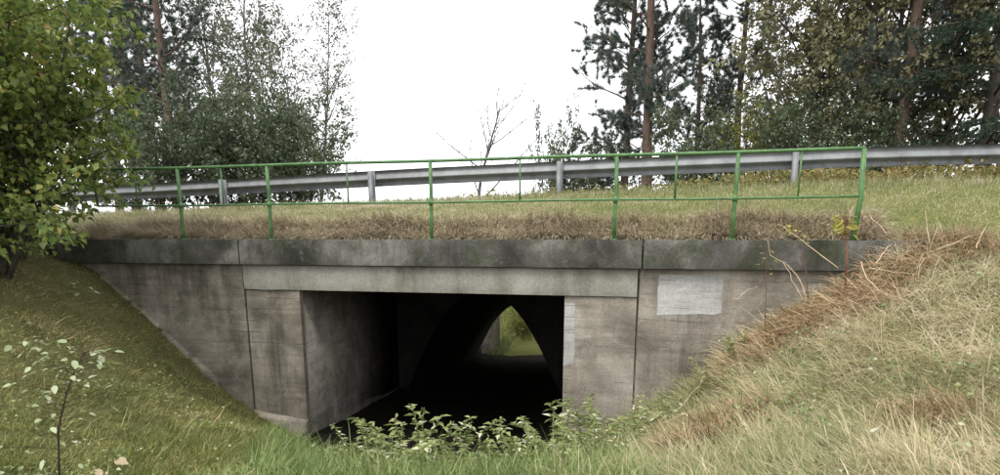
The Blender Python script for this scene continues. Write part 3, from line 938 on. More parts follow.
# verge on top, mown
def zm_xy(x, y):
    s, t = st(x, y); return z_mid(s, t)
def keep_top(x, y):
    s, t = st(x, y)
    return (t > 0.45) & (t < 4.3) & (s > -12)
x, y, z = scatter(480000, (-14, 14, 6.0, 19), keep_top, zm_xy)
n = len(x); nr = normals_at(x, y, zm_xy)
cl = noise2(x, y, 51, 3, 1.2); fine = noise2(x, y, 52, 3, 4.0)
s, t = st(x, y)
ang = RNG.uniform(0, 2 * math.pi, n)
head = np.stack([np.cos(ang), np.sin(ang) - 0.4, np.zeros(n)], 1)
L = 0.05 + 0.045 * RNG.random(n) + 0.05 * np.clip(fine, 0, 1) + 0.16 * sstep(3.0, 3.7, t) * RNG.random(n)
tint = np.clip(0.50 + 0.28 * cl + 0.15 * fine + RNG.normal(0, 0.17, n) + 0.10 * sstep(2, -4, s), 0, 1)
stuff('verge_grass', blade_mesh('verge_grass', np.stack([x, y, z - 0.01], 1), nr, head, L, 0.006 + 0.004 * RNG.random(n), RNG.uniform(0.1, 0.9, n), RNG.uniform(0.2, 1.2, n), tint, 2), 'grass_top',
      'mown light green grass on the verge between railing and guard rail', 'grass')

# dead grass hanging over the back of the coping
n = 34000
s = RNG.uniform(SL - 0.4, SR + 1.2, n)
t = 0.36 + 0.55 * RNG.random(n) ** 1.5
tuft = noise2(s, t * 0.3, 61, 3, 1.7)
m = RNG.random(n) < np.clip(0.75 + 0.6 * tuft, 0.25, 1)
s, t, tuft = s[m], t[m], tuft[m]; n = len(s)
x = W0[0] + ES[0] * s + ET[0] * t; y = W0[1] + ES[1] * s + ET[1] * t
z = z_mid(s, t)
nr = np.tile(np.array([[-ET[0] * 0.25, -ET[1] * 0.25, 1.0]]), (n, 1))
a_ = RNG.normal(0, 0.7, n)
head = -ET[None, :] * np.cos(a_)[:, None] + ES[None, :] * np.sin(a_)[:, None]
head = np.column_stack([head, np.full(n, -0.4)])
L = 0.24 + 0.20 * RNG.random(n) + 0.16 * tuft
tint = np.clip(0.45 + 0.25 * noise2(s, t, 62, 3, 2.0) + RNG.normal(0, 0.2, n), 0, 1)
stuff('dead_grass_fringe', blade_mesh('dead_grass_fringe', np.stack([x, y, z - 0.02], 1), nr, head, L, 0.008 + 0.004 * RNG.random(n), RNG.uniform(0.0, 0.8, n), RNG.uniform(0.8, 1.9, n), tint, 3), 'thatch',
      'brown dead grass hanging along the back edge of the coping', 'dead grass')

# collapsed bracken where the right bank meets the wall
def bracken_bed(name, spots, nper, label):
    Ps, Hs, Ls = [], [], []
    for (u, v, Y, r) in spots:
        c = at(u, v, Y)
        a = RNG.uniform(0, 2 * math.pi, nper); rr = r * np.sqrt(RNG.random(nper))
        X_, Y_ = c[0] + rr * np.cos(a) * 1.3, c[1] + rr * np.sin(a) * 0.8
        s, t = st(X_, Y_)
        ok = (t < -0.2) | (s > SR + 0.1)
        X_, Y_ = X_[ok], Y_[ok]
        Z_ = ground_z(X_, Y_) + 0.10 * RNG.random(len(X_)) + 0.02
        Ps.append(np.stack([X_, Y_, Z_], 1))
    P = np.concatenate(Ps); n = len(P)
    b = RNG.normal(math.pi * 1.15, 0.9, n)
    head = np.stack([np.cos(b), np.sin(b), np.zeros(n)], 1)
    me = blade_mesh(name, P, normals_at(P[:, 0], P[:, 1], ground_z), head, RNG.uniform(0.15, 0.42, n), RNG.uniform(0.006, 0.013, n), RNG.uniform(0.3, 1.3, n), RNG.uniform(0.2, 1.4, n), RNG.random(n), 4)
    stuff(name, me, 'bracken', label, 'bracken')
bracken_bed('dead_bracken', [(775, 312, 7.8, 0.45), (810, 295, 7.8, 0.4), (745, 340, 7.7, 0.4), (880, 262, 7.6, 0.45), (920, 245, 7.9, 0.5), (860, 285, 7.4, 0.35), (735, 400, 6.2, 0.35), (700, 440, 5.6, 0.3), (985, 240, 8.0, 0.4), (930, 420, 4.8, 0.3)], 420,
            'reddish brown collapsed bracken on the right bank beside the wall')

# ------------------------------------------------------------------ trees
class Tree:
    def __init__(s, seed):
        s.rng = np.random.default_rng(seed)
        s.wood = MB()
        s.twigs = []                          # polylines that carry leaves
    def grow(s, p, d, length, r, spec, lv=0):
        rng = s.rng
        L = spec[lv]
        k = L.get('seg', 5)
        pts = [np.array(p, float)]
        d = unit(np.array(d, float))
        dirs = [d]
        for i in range(k):
            d = unit(d + rng.normal(0, L.get('wob', 0.1), 3) + np.array([0, 0, L.get('trop', 0.0)]))
            pts.append(pts[-1] + d * length / k); dirs.append(d)
        pts = np.array(pts)
        rad = r * (1 - np.linspace(0, 1, k + 1) * (1 - L.get('tip', 0.25)))
        s.wood.tube(pts, rad, L.get('sides', 4), cap=(lv == 0))
        if lv + 1 >= len(spec):
            s.twigs.append(pts)
            return
        C = spec[lv + 1]
        n = C['n']
        n = n if lv == 0 else max(2, int(round(n * (0.6 + 0.8 * rng.random()))))
        az0 = rng.random() * 6.28
        for j in range(n):
            f = C['from'] + (C.get('to', 1.0) - C['from']) * (j + rng.random() * 0.8) / n
            f = min(f, 0.995)
            x = f * k; i = min(int(x), k - 1)
            q = pts[i] + (pts[i + 1] - pts[i]) * (x - i)
            dd = dirs[i + 1]
            az = az0 + j * 2.4 + rng.normal(0, 0.4)
            ref = np.array([0, 0, 1.0]) if abs(dd[2]) < 0.9 else np.array([1.0, 0, 0])
            a = unit(np.cross(dd, ref)); b = np.cross(dd, a)
            if C.get('flat') and lv > 0:
                side = 1 if j % 2 else -1
                e = unit(a * side + b * rng.normal(0, 0.25))
            else:
                e = a * math.cos(az) + b * math.sin(az)
            th = C['ang'] + rng.normal(0, C.get('angj', 0.15))
            th = th + C.get('angtop', 0) * f
            nd = dd * math.cos(th) + e * math.sin(th)
            shape = C.get('shape', lambda f: 1 - 0.6 * f)(f)
            ln = length * C['ratio'] * shape * rng.uniform(0.75, 1.2)
            rr = max(0.004, min(rad[i] * 0.6, ln * C.get('thick', 0.018)))
            s.grow(q, nd, ln, rr, spec, lv + 1)
    def along(s, per_m, frm=0.15):
        """points on the twigs with the twig's direction"""
        P, D = [], []
        for pts in s.twigs:
            seg = np.diff(pts, axis=0); ln = np.linalg.norm(seg, axis=1)
            n = max(1, int(ln.sum() * per_m))
            f = frm + (1 - frm) * s.rng.random(n)
            xx = f * len(seg); i = np.minimum(xx.astype(int), len(seg) - 1)
            P.append(pts[i] + seg[i] * (xx - i)[:, None]); D.append(unit(seg)[i])
        return np.concatenate(P), np.concatenate(D)

def tree_leaves(T, per_m, size, asp, tint_mid, tint_sd, spread=0.05, droop=0.35, frm=0.15):
    P, D = T.along(per_m, frm)
    rng = T.rng; n = len(P)
    D = unit(D * 0.5 + rng.normal(0, 0.7, (n, 3)) + np.array([0, 0, -droop]))
    N = unit(rng.normal(0, 0.6, (n, 3)) + np.array([0, 0, 0.8]))
    P = P + rng.normal(0, spread, (n, 3))
    L = size * rng.uniform(0.65, 1.25, n)
    big = noise2(P[:, 0] + P[:, 2] * 0.7, P[:, 1] - P[:, 2] * 0.5, 3, 3, 0.9)
    tint = np.clip(tint_mid + 0.22 * big + rng.normal(0, tint_sd, n), 0, 1)
    return leaf_mesh('crown', P, D, N, L, L * asp, tint)
def tree_needles(T, per_m, count, length, width, tint_mid, spread_ang=0.7, frm=0.25):
    P, D = T.along(per_m, frm)
    rng = T.rng; n = len(P)
    tt = np.clip(tint_mid + 0.25 * noise2(P[:, 0] + P[:, 2], P[:, 1], 5, 3, 0.8) + rng.normal(0, 0.12, n), 0, 1)
    P = np.repeat(P, count, 0); D = np.repeat(D, count, 0); tt = np.repeat(tt, count)
    D = unit(D + rng.normal(0, spread_ang, D.shape) + np.array([0, 0, 0.15]))
    P = P + rng.normal(0, 0.012, P.shape)
    return needle_mesh('crown', P, D, length * rng.uniform(0.7, 1.2, len(P)), width, tt, rng)

M['bark_pine'] = mat_bark('pine_bark', (0.085, 0.060, 0.050), (0.19, 0.130, 0.102))
M['bark_dark'] = mat_bark('dark_bark', (0.035, 0.030, 0.025), (0.095, 0.082, 0.068))
M['bark_birch'] = mat_bark('birch_bark', (0.07, 0.065, 0.06), (0.34, 0.33, 0.31), 5, 2.5)
M['bark_grey'] = mat_bark('grey_twig_bark', (0.10, 0.09, 0.085), (0.20, 0.185, 0.17))
M['lf_hazel'] = mat_leaf('hazel_leaf', [(0, (0.046, 0.073, 0.027)), (0.4, (0.125, 0.184, 0.046)), (0.75, (0.274, 0.320, 0.082)), (0.93, (0.479, 0.388, 0.114)), (1, (0.502, 0.252, 0.162))], 0.45)
M['lf_birch'] = mat_leaf('birch_leaf', [(0, (0.066, 0.088, 0.051)), (0.5, (0.133, 0.150, 0.091)), (1, (0.284, 0.263, 0.173))], 0.4)
M['lf_shrub'] = mat_leaf('dark_shrub_leaf', [(0, (0.041, 0.064, 0.031)), (0.5, (0.092, 0.124, 0.064)), (1, (0.192, 0.211, 0.123))], 0.35)
M['lf_olive'] = mat_leaf('olive_leaf', [(0, (0.073, 0.081, 0.038)), (0.45, (0.163, 0.163, 0.081)), (0.8, (0.293, 0.269, 0.144)), (1, (0.455, 0.390, 0.220))], 0.4)
M['lf_lime'] = mat_leaf('yellow_green_leaf', [(0, (0.102, 0.125, 0.028)), (0.5, (0.234, 0.250, 0.050)), (1, (0.437, 0.390, 0.102))], 0.45)
M['nd_pine'] = mat_leaf('pine_needle', [(0, (0.041, 0.061, 0.045)), (0.5, (0.091, 0.117, 0.094)), (1, (0.181, 0.203, 0.168))], 0.25)
M['nd_spruce'] = mat_leaf('spruce_needle', [(0, (0.018, 0.033, 0.018)), (0.5, (0.039, 0.063, 0.036)), (1, (0.083, 0.112, 0.068))], 0.2)

PROTO = {}
def proto(kind, var, T, crown, bark, leafmat):
    wood = np.concatenate(T.wood.v)
    F = [np.concatenate(T.wood.q)] + ([np.concatenate(T.wood.t)] if T.wood.t else [])
    tm = fast_mesh('trunk', wood, F, smooth=True); tm.materials.append(M[bark])
    if crown is not None: crown.materials.append(M[leafmat])
    PROTO[(kind, var)] = (tm, crown)

def make_pine(var, seed, H=13.0, low=0.22, n=46):
    T = Tree(seed)
    T.grow((0, 0, -0.3), (T.rng.normal(0, .02), T.rng.normal(0, .02), 1), H, 0.17, [
        dict(seg=12, wob=0.025, trop=0.05, tip=0.18, sides=8),
        dict(n=n, **{'from': low}, ang=1.35, angtop=-0.5, ratio=0.17, shape=lambda f: 1.15 - 0.75 * f if f > 0.35 else 0.75, seg=5, wob=0.16, trop=0.06, thick=0.016, sides=4),
        dict(n=11, **{'from': 0.25}, ang=0.8, ratio=0.46, shape=lambda f: 1.1 - 0.5 * f, seg=3, wob=0.2, trop=0.08, thick=0.010, sides=3)])
    proto('pine', var, T, tree_needles(T, 14, 22, 0.17, 0.015, 0.5, 0.95), 'bark_pine', 'nd_pine')
def make_spruce(var, seed, H=13.0):
    T = Tree(seed)
    T.grow((0, 0, -0.3), (0, 0, 1), H, 0.17, [
        dict(seg=10, wob=0.012, trop=0.05, tip=0.1, sides=8),
        dict(n=95, **{'from': 0.03}, ang=1.55, angtop=-0.3, ratio=0.26, shape=lambda f: 1.06 - f, seg=5, wob=0.06, trop=-0.05, thick=0.012, sides=4),
        dict(n=13, **{'from': 0.12}, ang=0.95, ratio=0.36, shape=lambda f: 1.1 - 0.75 * f, seg=2, wob=0.08, trop=-0.16, thick=0.010, sides=3, flat=True)])
    proto('spruce', var, T, tree_needles(T, 24, 10, 0.11, 0.016, 0.45, 0.6, 0.0), 'bark_dark', 'nd_spruce')
def make_birch(var, seed, H=9.0, leaf='lf_birch', per=30, size=0.085, mid=0.5, low=0.16, n=34, kind='birch', bark='bark_birch', ratio=0.30):
    T = Tree(seed)
    T.grow((0, 0, -0.3), (T.rng.normal(0, .05), T.rng.normal(0, .05), 1), H, 0.075 * H / 9, [
        dict(seg=10, wob=0.05, trop=0.04, tip=0.12, sides=6),
        dict(n=n, **{'from': low}, ang=0.75, ratio=ratio, shape=lambda f: 1.1 - 0.7 * f, seg=5, wob=0.12, trop=0.08, thick=0.014, sides=4),
        dict(n=9, **{'from': 0.15}, ang=0.75, ratio=0.42, shape=lambda f: 1.0 - 0.4 * f, seg=4, wob=0.16, trop=-0.12, thick=0.009, sides=3),
        dict(n=4, **{'from': 0.2}, ang=0.7, ratio=0.5, seg=2, wob=0.15, trop=-0.2, thick=0.008, sides=3)])
    proto(kind, var, T, tree_leaves(T, per, size, 0.75, mid, 0.16, 0.05), bark, leaf)
def make_shrub(kind, var, seed, H, leaf, per, size, mid, stems=6, asp=0.7, bark='bark_dark', open_=0.45, sd=0.15):
    T = Tree(seed)
    for k_ in range(stems):
        a = k_ * 6.28 / stems + T.rng.normal(0, 0.3)
        o = open_ * T.rng.uniform(0.3, 1.2)
        T.grow((0.12 * math.cos(a), 0.12 * math.sin(a), -0.2), (o * math.cos(a), o * math.sin(a), 1), H * T.rng.uniform(0.7, 1.08), 0.022 * H / 3, [
            dict(seg=7, wob=0.09, trop=0.03, tip=0.15, sides=5),
            dict(n=13, **{'from': 0.12}, ang=0.85, ratio=0.42, shape=lambda f: 1.15 - 0.7 * f, seg=4, wob=0.14, trop=0.04, thick=0.013, sides=4),
            dict(n=7, **{'from': 0.15}, ang=0.8, ratio=0.42, seg=3, wob=0.18, trop=-0.02, thick=0.010, sides=3)])
    proto(kind, var, T, tree_leaves(T, per, size, asp, mid, sd, 0.05), bark, leaf)
def make_bare(var, seed, H=5.2):
    T = Tree(seed)
    T.grow((0, 0, -0.3), (0, 0, 1), H * 0.8, 0.055, [
        dict(seg=7, wob=0.05, trop=0.05, tip=0.3, sides=6),
        dict(n=14, **{'from': 0.22}, ang=0.62, ratio=0.58, shape=lambda f: 1.15 - 0.6 * f, seg=5, wob=0.08, trop=0.05, thick=0.017, sides=4),
        dict(n=8, **{'from': 0.25}, ang=0.5, ratio=0.42, seg=4, wob=0.1, trop=0.05, thick=0.016, sides=3),
        dict(n=4, **{'from': 0.3}, ang=0.5, ratio=0.5, seg=2, wob=0.1, trop=0.03, thick=0.016, sides=3)])
    proto('bare', var, T, tree_leaves(T, 4.0, 0.05, 0.6, 0.7, 0.15, 0.02, frm=0.6), 'bark_grey', 'lf_birch')

make_pine(0, 11, 13, 0.16, 56); make_pine(1, 12, 13, 0.10, 62); make_pine(2, 13, 12, 0.2, 44)
make_spruce(0, 21)
make_birch(0, 31); make_birch(1, 32, 9, per=26); make_birch(2, 33, 8.5, per=34, n=30)
make_birch(0, 41, 11, 'lf_olive', 38, 0.105, 0.5, 0.05, 46, 'willow', 'bark_dark', 0.30)
make_birch(1, 42, 10, 'lf_olive', 40, 0.105, 0.55, 0.04, 46, 'willow', 'bark_dark', 0.33)
make_shrub('shrub', 0, 51, 3.6, 'lf_shrub', 42, 0.10, 0.5)
make_shrub('shrub', 1, 52, 3.2, 'lf_shrub', 42, 0.10, 0.55)
make_shrub('lime', 0, 53, 2.8, 'lf_lime', 28, 0.085, 0.5)
make_shrub('hazel', 0, 54, 5.0, 'lf_hazel', 62, 0.105, 0.52, stems=9, asp=0.72, open_=0.38, sd=0.17)
make_bare(0, 61)

tree_names = {'pine': 'pine_tree', 'spruce': 'spruce_tree', 'birch': 'birch_tree', 'willow': 'willow_tree', 'shrub': 'leafy_shrub', 'lime': 'leafy_shrub', 'hazel': 'hazel_tree', 'bare': 'bare_tree'}
tree_cat = {'pine': 'tree', 'spruce': 'tree', 'birch': 'tree', 'willow': 'tree', 'shrub': 'shrub', 'lime': 'shrub', 'hazel': 'tree', 'bare': 'tree'}
def plant(kind, var, u, Y, scale, rz, label, group=None, lean=0.0, X=None):
    x, y = (X, Y) if X is not None else xy_at(u, Y)
    o = empty(tree_names[kind], (x, y, gz(x, y)), rz)
    o.rotation_euler = (0, lean, rz) if lean else (0, 0, rz)
    o.scale = (scale,) * 3 if np.isscalar(scale) else scale
    tm, cm = PROTO[(kind, var)]
    link('trunk', tm, None, o)
    link('crown', cm, None, o)
    return tag(o, label, tree_cat[kind], group)

plant('hazel', 0, 22, 9.1, 0.95, 0.4, 'bright green leafy tree overhanging the left end of the railing', 'leafy trees at the left edge', X=-7.0)
plant('hazel', 0, 22, 7.9, 1.0, 2.6, 'bright green leafy tree cut off by the left edge of the picture', 'leafy trees at the left edge', X=-7.7)
plant('hazel', 0, 22, 10.9, 1.1, 4.4, 'green leafy tree behind the others at the left edge', 'leafy trees at the left edge', X=-8.6)
plant('shrub', 0, 22, 10.1, 0.42, 4.4, 'low dark bush growing at the left end of the coping', X=-7.35)
plant('shrub', 1, 0, 11.6, 1.0, 1.0, 'dark bush behind the bright green tree at the left edge', X=-9.6)
gl = 'pines beyond the road on the left'
plant('pine', 1, 118, 27, 1.0, 0.3, 'leftmost tall pine beyond the road, half behind the bright green tree', gl)
plant('pine', 0, 137, 23, 1.0, 1.7, 'second tall pine from the left beyond the road', gl)
plant('pine', 2, 161, 26, 1.05, 2.9, 'slender pine just left of the thick red-trunked one, left group', gl)
plant('pine', 0, 179, 22, 1.0, 4.1, 'thick red-trunked pine above the left part of the railing', gl)
gb = 'birches beyond the road on the left'
plant('birch', 0, 212, 27, 1.15, 0.0, 'tall thin-leaved birch right next to the left pines', gb)
plant('birch', 1, 245, 25, 1.1, 1.1, 'birch with a leaning stem in the middle of the left group', gb)
plant('birch', 2, 280, 27, 1.0, 2.0, 'airy birch third from the left pines', gb)
plant('birch', 1, 322, 25, 0.92, 3.3, 'last airy birch of the left group, against the white sky', gb)
plant('birch', 2, 265, 22.5, 1.08, 4.6, 'birch with the densest crown in the left group, before the airy ones', gb)
plant('birch', 0, 300, 29, 1.02, 5.5, 'birch between the airy ones, farthest back in the left group', gb)
gs = 'dark bushes behind the guard rail on the left'
plant('shrub', 0, 205, 19, 1.1, 0.5, 'dark green bush below the left pines, behind the guard rail', gs)
plant('shrub', 1, 250, 20, 1.25, 1.5, 'tall dark bush below the leaning birch', gs)
plant('shrub', 0, 300, 21, 1.1, 2.5, 'rounded dark bush nearest the open sky, left group', gs)
plant('shrub', 1, 150, 19, 0.95, 3.5, 'dark bush at the foot of the leftmost pines', gs)
plant('bare', 0, 478, 22.3, (1.2, 1.2, 0.92), 0.8, 'small bare-branched tree standing alone against the white sky')
plant('shrub', 1, 559, 23.5, (0.6, 0.6, 1.42), 0.7, 'small leafy tree left of the big right pines')
plant('shrub', 0, 584, 23, 0.95, 0.2, 'low bush at the foot of the big right pines')
gr = 'pines beyond the road on the right'
plant('pine', 0, 647, 21, 1.05, 2.2, 'big red-trunked pine standing tallest right of the gap', gr)
plant('pine', 1, 622, 23, 0.95, 5.0, 'dense pine on the left flank of the big red-trunked pine', gr)
plant('pine', 2, 690, 25, 0.92, 0.9, 'slim pine just right of the big red-trunked pine', gr)
plant('pine', 2, 737, 23, 0.95, 3.9, 'dark-trunked slim pine above the yellow-green bush', gr)
plant('birch', 0, 712, 28, 1.0, 2.6, 'wispy birch between the two slim pines', 'birches on the right')
plant('birch', 1, 768, 25, 1.15, 5.2, 'wispy birch left of the olive trees', 'birches on the right')
plant('shrub', 1, 684, 18, 0.85, 4.0, 'dark round bush above the right half of the railing')
plant('lime', 0, 745, 18, 0.95, 0.9, 'yellow-green bush behind the guard rail')
gw = 'olive leafed trees on the right'
plant('willow', 0, 812, 18, 1.0, 0.3, 'olive tree with dark forked limbs, first of the dense right group', gw)
plant('willow', 1, 850, 20, 1.15, 1.4, 'olive tree behind the forked one, dense right group', gw)
plant('willow', 1, 885, 17, 1.0, 2.7, 'pale olive tree in the middle of the dense right group', gw)
plant('willow', 0, 935, 18, 1.1, 4.4, 'olive tree next to the dark spruce', gw)
plant('pine', 0, 893, 16.2, 0.95, 0.6, 'pine whose red-brown trunk shows above the guard rail at right', gr)
plant('spruce', 0, 978, 15.2, 1.0, 0.0, 'dark spruce at the right edge')
plant('shrub', 0, 800, 16.5, 0.8, 2.0, 'dark bush behind the tallest guard rail post')
plant('shrub', 1, 860, 16, 0.7, 5.2, 'low dark bush right of the railing end')

# growth on the far side of the tunnel
gf = 'bushes seen through the tunnel'
for i, (a_, d_, sc_, lb) in enumerate([(-0.75, 3.4, 0.62, 'yellow-green bush seen through the tunnel, left side'), (0.5, 5.6, 0.75, 'yellow-green bush in the middle of the far tunnel opening'),
                                    (1.5, 3.2, 0.5, 'low yellow-green bush at the lower right of the far tunnel opening')]):
    p = pc + ET * d_ + ES * a_
    o = plant('lime', 0, 0, p[1], sc_, i * 1.9, lb, gf, X=p[0])
x = RNG.uniform(pc[0] - 6, pc[0] + 7, 26000); y = RNG.uniform(pc[1] + 0.6, pc[1] + 12, 26000)
s, t = st(x, y); m = (t > T2 + 0.5) & ((np.abs(s - S2) > 0.9) | (t > T2 + 3)); x, y = x[m], y[m]; n = len(x)
zz = ground_z(x, y)
ang = RNG.uniform(0, 6.28, n)
stuff('valley_grass', blade_mesh('valley_grass', np.stack([x, y, zz], 1), np.tile([[0, 0, 1.0]], (n, 1)), np.stack([np.cos(ang), np.sin(ang), 0 * ang], 1), RNG.uniform(0.25, 0.5, n), np.full(n, 0.02), RNG.uniform(0.1, 0.5, n), RNG.uniform(0.3, 1.2, n), RNG.random(n), 2), 'grass_green',
      'green grass beyond the far end of the tunnel', 'grass')

# yellowing undergrowth under the guard rail at right, greener weeds towards the left
def undergrowth():
    n = 26000
    s = RNG.uniform(-2.0, 12, n); t = RNG.uniform(3.9, 5.2, n) ** 1.0
    dens = np.interp(s, [-2, 2, 3.5, 6, 12], [0.12, 0.2, 0.6, 1, 1]) * np.clip(0.6 + 0.7 * noise2(s, t, 71, 3, 1.2), 0.1, 1)
    m = RNG.random(n) < dens
    s, t = s[m], t[m]; n = len(s)
    hmax = np.interp(s, [-2, 2, 4, 6, 12], [0.18, 0.26, 0.42, 0.5, 0.55]) * (0.7 + 0.4 * noise2(s, t, 72, 2, 1.5))
    z = crest(s) + hmax * RNG.random(n) ** 0.8
    P = np.stack([W0[0] + ES[0] * s + ET[0] * t, W0[1] + ES[1] * s + ET[1] * t, z], 1)
    D = unit(RNG.normal(0, 1, (n, 3)) + np.array([0, 0, -0.2])); N = unit(RNG.normal(0, 0.6, (n, 3)) + np.array([0, 0, 0.8]))
    L = RNG.uniform(0.06, 0.12, n)
    tint = np.clip(0.55 + 0.3 * noise2(s, t, 73, 3, 1.0) + RNG.normal(0, 0.2, n), 0, 1)
    stuff('yellowing_undergrowth', leaf_mesh('yellowing_undergrowth', P, D, N, L, L * 0.45, tint), 'under', 'yellow and green undergrowth beneath the guard rail', 'undergrowth')
M['under'] = mat_leaf('yellowing_leaf', [(0, (0.11, 0.13, 0.04)), (0.4, (0.24, 0.23, 0.08)), (0.75, (0.40, 0.33, 0.14)), (1, (0.42, 0.28, 0.13))], 0.4)
undergrowth()

# ------------------------------------------------------------------ weeds, saplings, dead stems
M['stem'] = mat_bark('weed_stem', (0.09, 0.10, 0.035), (0.19, 0.17, 0.08), 20)
M['stem_red'] = mat_bark('red_stem', (0.10, 0.045, 0.03), (0.22, 0.11, 0.075), 20)
M['stem_pale'] = mat_bark('pale_dead_stem', (0.30, 0.22, 0.14), (0.52, 0.42, 0.29), 20)
M['stem_dark'] = mat_bark('dark_sapling_bark', (0.035, 0.028, 0.02), (0.08, 0.06, 0.045), 20)
M['lf_weed'] = mat_leaf('weed_leaf', [(0, (0.120, 0.171, 0.059)), (0.5, (0.273, 0.319, 0.116)), (0.8, (0.462, 0.466, 0.232)), (1, (0.720, 0.720, 0.544))], 0.4)
M['lf_pale'] = mat_leaf('pale_sapling_leaf', [(0, (0.16, 0.22, 0.09)), (0.5, (0.34, 0.40, 0.22)), (1, (0.52, 0.56, 0.40))], 0.35, 0.4)

def make_weed(seed, H=0.6, stems=5, leaf=0.06, asp=0.34, mid=0.5, gap=0.022):
    rng = np.random.default_rng(seed)
    mb = MB(); P, D = [], []
    for k_ in range(stems):
        a = rng.uniform(0, 6.28); o = rng.uniform(0.1, 0.55)
        d = np.array([o * math.cos(a), o * math.sin(a), 1.0]); p = np.array([0.05 * math.cos(a), 0.05 * math.sin(a), -0.05])
        pts = [p]; h = H * rng.uniform(0.6, 1.1)
        for j in range(6):
            d = unit(d + rng.normal(0, 0.12, 3) + np.array([0.03 * math.cos(a), 0.03 * math.sin(a), -0.03]))
            pts.append(pts[-1] + d * h / 6)
        pts = np.array(pts)
        mb.tube(pts, np.linspace(0.005, 0.002, 7), 4)
        nl = int(h / gap)
        for j in range(nl):
            f = 0.2 + 0.8 * j / nl; x_ = f * 6; i = min(int(x_), 5)
            q = pts[i] + (pts[i + 1] - pts[i]) * (x_ - i)
            for e in range(2):
                b = j * 2.4 + e * 3.14 + rng.normal(0, 0.3)
                P.append(q); D.append((math.cos(b), math.sin(b), rng.uniform(-0.3, 0.5)))
    P, D = np.array(P), np.array(D); n = len(P)
    L = leaf * (0.45 + 1.1 * rng.random(n) ** 1.6)
    tint = np.where(rng.random(n) < 0.10, rng.uniform(0.85, 1.0, n), np.clip(mid - 0.18 + rng.normal(0, 0.2, n), 0, 1))
    lm = leaf_mesh('leaves', P, D, unit(rng.normal(0, 0.5, (n, 3)) + np.array([0, 0, 1])), L, L * asp, tint)
    lm.materials.append(M['lf_weed'])
    sm = fast_mesh('stem', np.concatenate(mb.v), [np.concatenate(mb.q), np.concatenate(mb.t)], smooth=True)
    sm.materials.append(M['stem'])
    return sm, lm
weeds = [make_weed(80, 0.62, 6), make_weed(81, 0.5, 8, 0.055, 0.45, 0.6), make_weed(82, 0.75, 6, 0.065, 0.3, 0.6)]
wspots = [(352, 462, 6.0, 0, 0.95), (385, 468, 5.9, 1, 1.35), (413, 458, 6.3, 2, 1.45), (432, 462, 6.2, 0, 1.6), (453, 466, 6.1, 1, 1.3), (480, 470, 6.0, 0, 0.9), (398, 476, 5.4, 0, 1.0),
          (506, 468, 6.2, 2, 0.9), (535, 462, 6.5, 1, 1.5), (560, 455, 6.8, 0, 1.5), (585, 448, 7.0, 2, 1.4), (608, 440, 7.2, 1, 1.7), (632, 434, 7.3, 0, 1.2), (548, 480, 5.6, 1, 1.0), (596, 470, 6.0, 0, 1.1),
          (668, 420, 7.2, 1, 0.9), (712, 390, 7.5, 0, 0.9), (735, 352, 8.0, 1, 0.95)]
wlab = ['leafy weed at the left end of the clump before the tunnel mouth', 'second weed from the left before the dark tunnel mouth', 'tallest weed in the left clump against the dark tunnel',
        'weed right beside the tallest one in the left clump', 'weed leaning at the centre of the tunnel mouth', 'low weed at the right end of the left clump', 'low weed in front of the left clump, at the bottom edge',
        'thin weed left of the right-hand clump, against the dark tunnel', 'bushy weed at the left of the right-hand clump', 'weed at the foot of the right tunnel corner', 'tall weed before the right abutment',
        'bushiest weed before the right abutment', 'weed below the right wall joint', 'low weed at the bottom edge right of centre', 'low weed in front of the right-hand clump',
        'weed at the foot of the right wing wall', 'small weed in the dry grass below the wing wall', 'weed growing at the wall below the grey paint patch']
def copies(name, meshes, x, y, z, sc_, rz, label, cat, group):
    o = empty(name, (x, y, z), rz); o.scale = (sc_,) * 3
    for nm, me in meshes:
        link(nm, me, None, o)
    return tag(o, label, cat, group)
for i, ((u, v, Y, k_, s_), lb) in enumerate(zip(wspots, wlab)):
    x, y = xy_at(u, Y, v)
    copies('leafy_weed', [('stem', weeds[k_][0]), ('leaves', weeds[k_][1])], x, y, gz(x, y), s_, i * 1.3, lb, 'weed', 'weeds before the tunnel mouth')

for i, (u, k_, sc2, lb) in enumerate([(611, 1, 0.55, 'green weed at the foot of the railing post above the tunnel mouth'), (205, 0, 0.4, 'small weed behind the coping near the left end of the railing'),
                                      (700, 0, 0.35, 'tiny weed behind the coping above the grey paint patch'), (835, 2, 0.5, 'weed behind the coping beside the railing end post')]):
    s_ = on_wall(u, 235, 0.40)[0]; p = wp(s_, 0.40)
    copies('leafy_weed', [('stem', weeds[k_][0]), ('leaves', weeds[k_][1])], p[0], p[1], float(z_mid(np.array([s_]), np.array([0.40]))[0]), sc2, i * 2.1, lb, 'weed', 'weeds behind the coping')

# broad single leaf for saplings and fallen leaves
def broad_leaf(name, mat, L=0.09, Wd=0.06, curl=0.15):
    n = 7
    f = np.linspace(0, 1, n); hw = Wd / 2 * np.sin(np.pi * f ** 0.8) ** 0.8
    V = []
    for i in range(n):
        zc = -curl * L * f[i] ** 2
        V += [(f[i] * L, -hw[i], zc + 0.2 * hw[i]), (f[i] * L, 0, zc), (f[i] * L, hw[i], zc + 0.2 * hw[i])]
    Q = []
    for i in range(n - 1):
        Q += [(3 * i, 3 * i + 3, 3 * i + 4, 3 * i + 1), (3 * i + 1, 3 * i + 4, 3 * i + 5, 3 * i + 2)]
    me = fast_mesh(name, np.array(V), [np.array(Q)], np.full(len(V), 0.5), smooth=True)
    me.materials.append(mat)
    return me
lv_meshes = []
for i, tv in enumerate((0.35, 0.55, 0.8)):
    me = broad_leaf('leaf', M['lf_pale'], 0.085 + 0.012 * i, 0.055)
    me.attributes['tint'].data.foreach_set('value', np.full(len(me.vertices), tv, np.float32))
    lv_meshes.append(me)
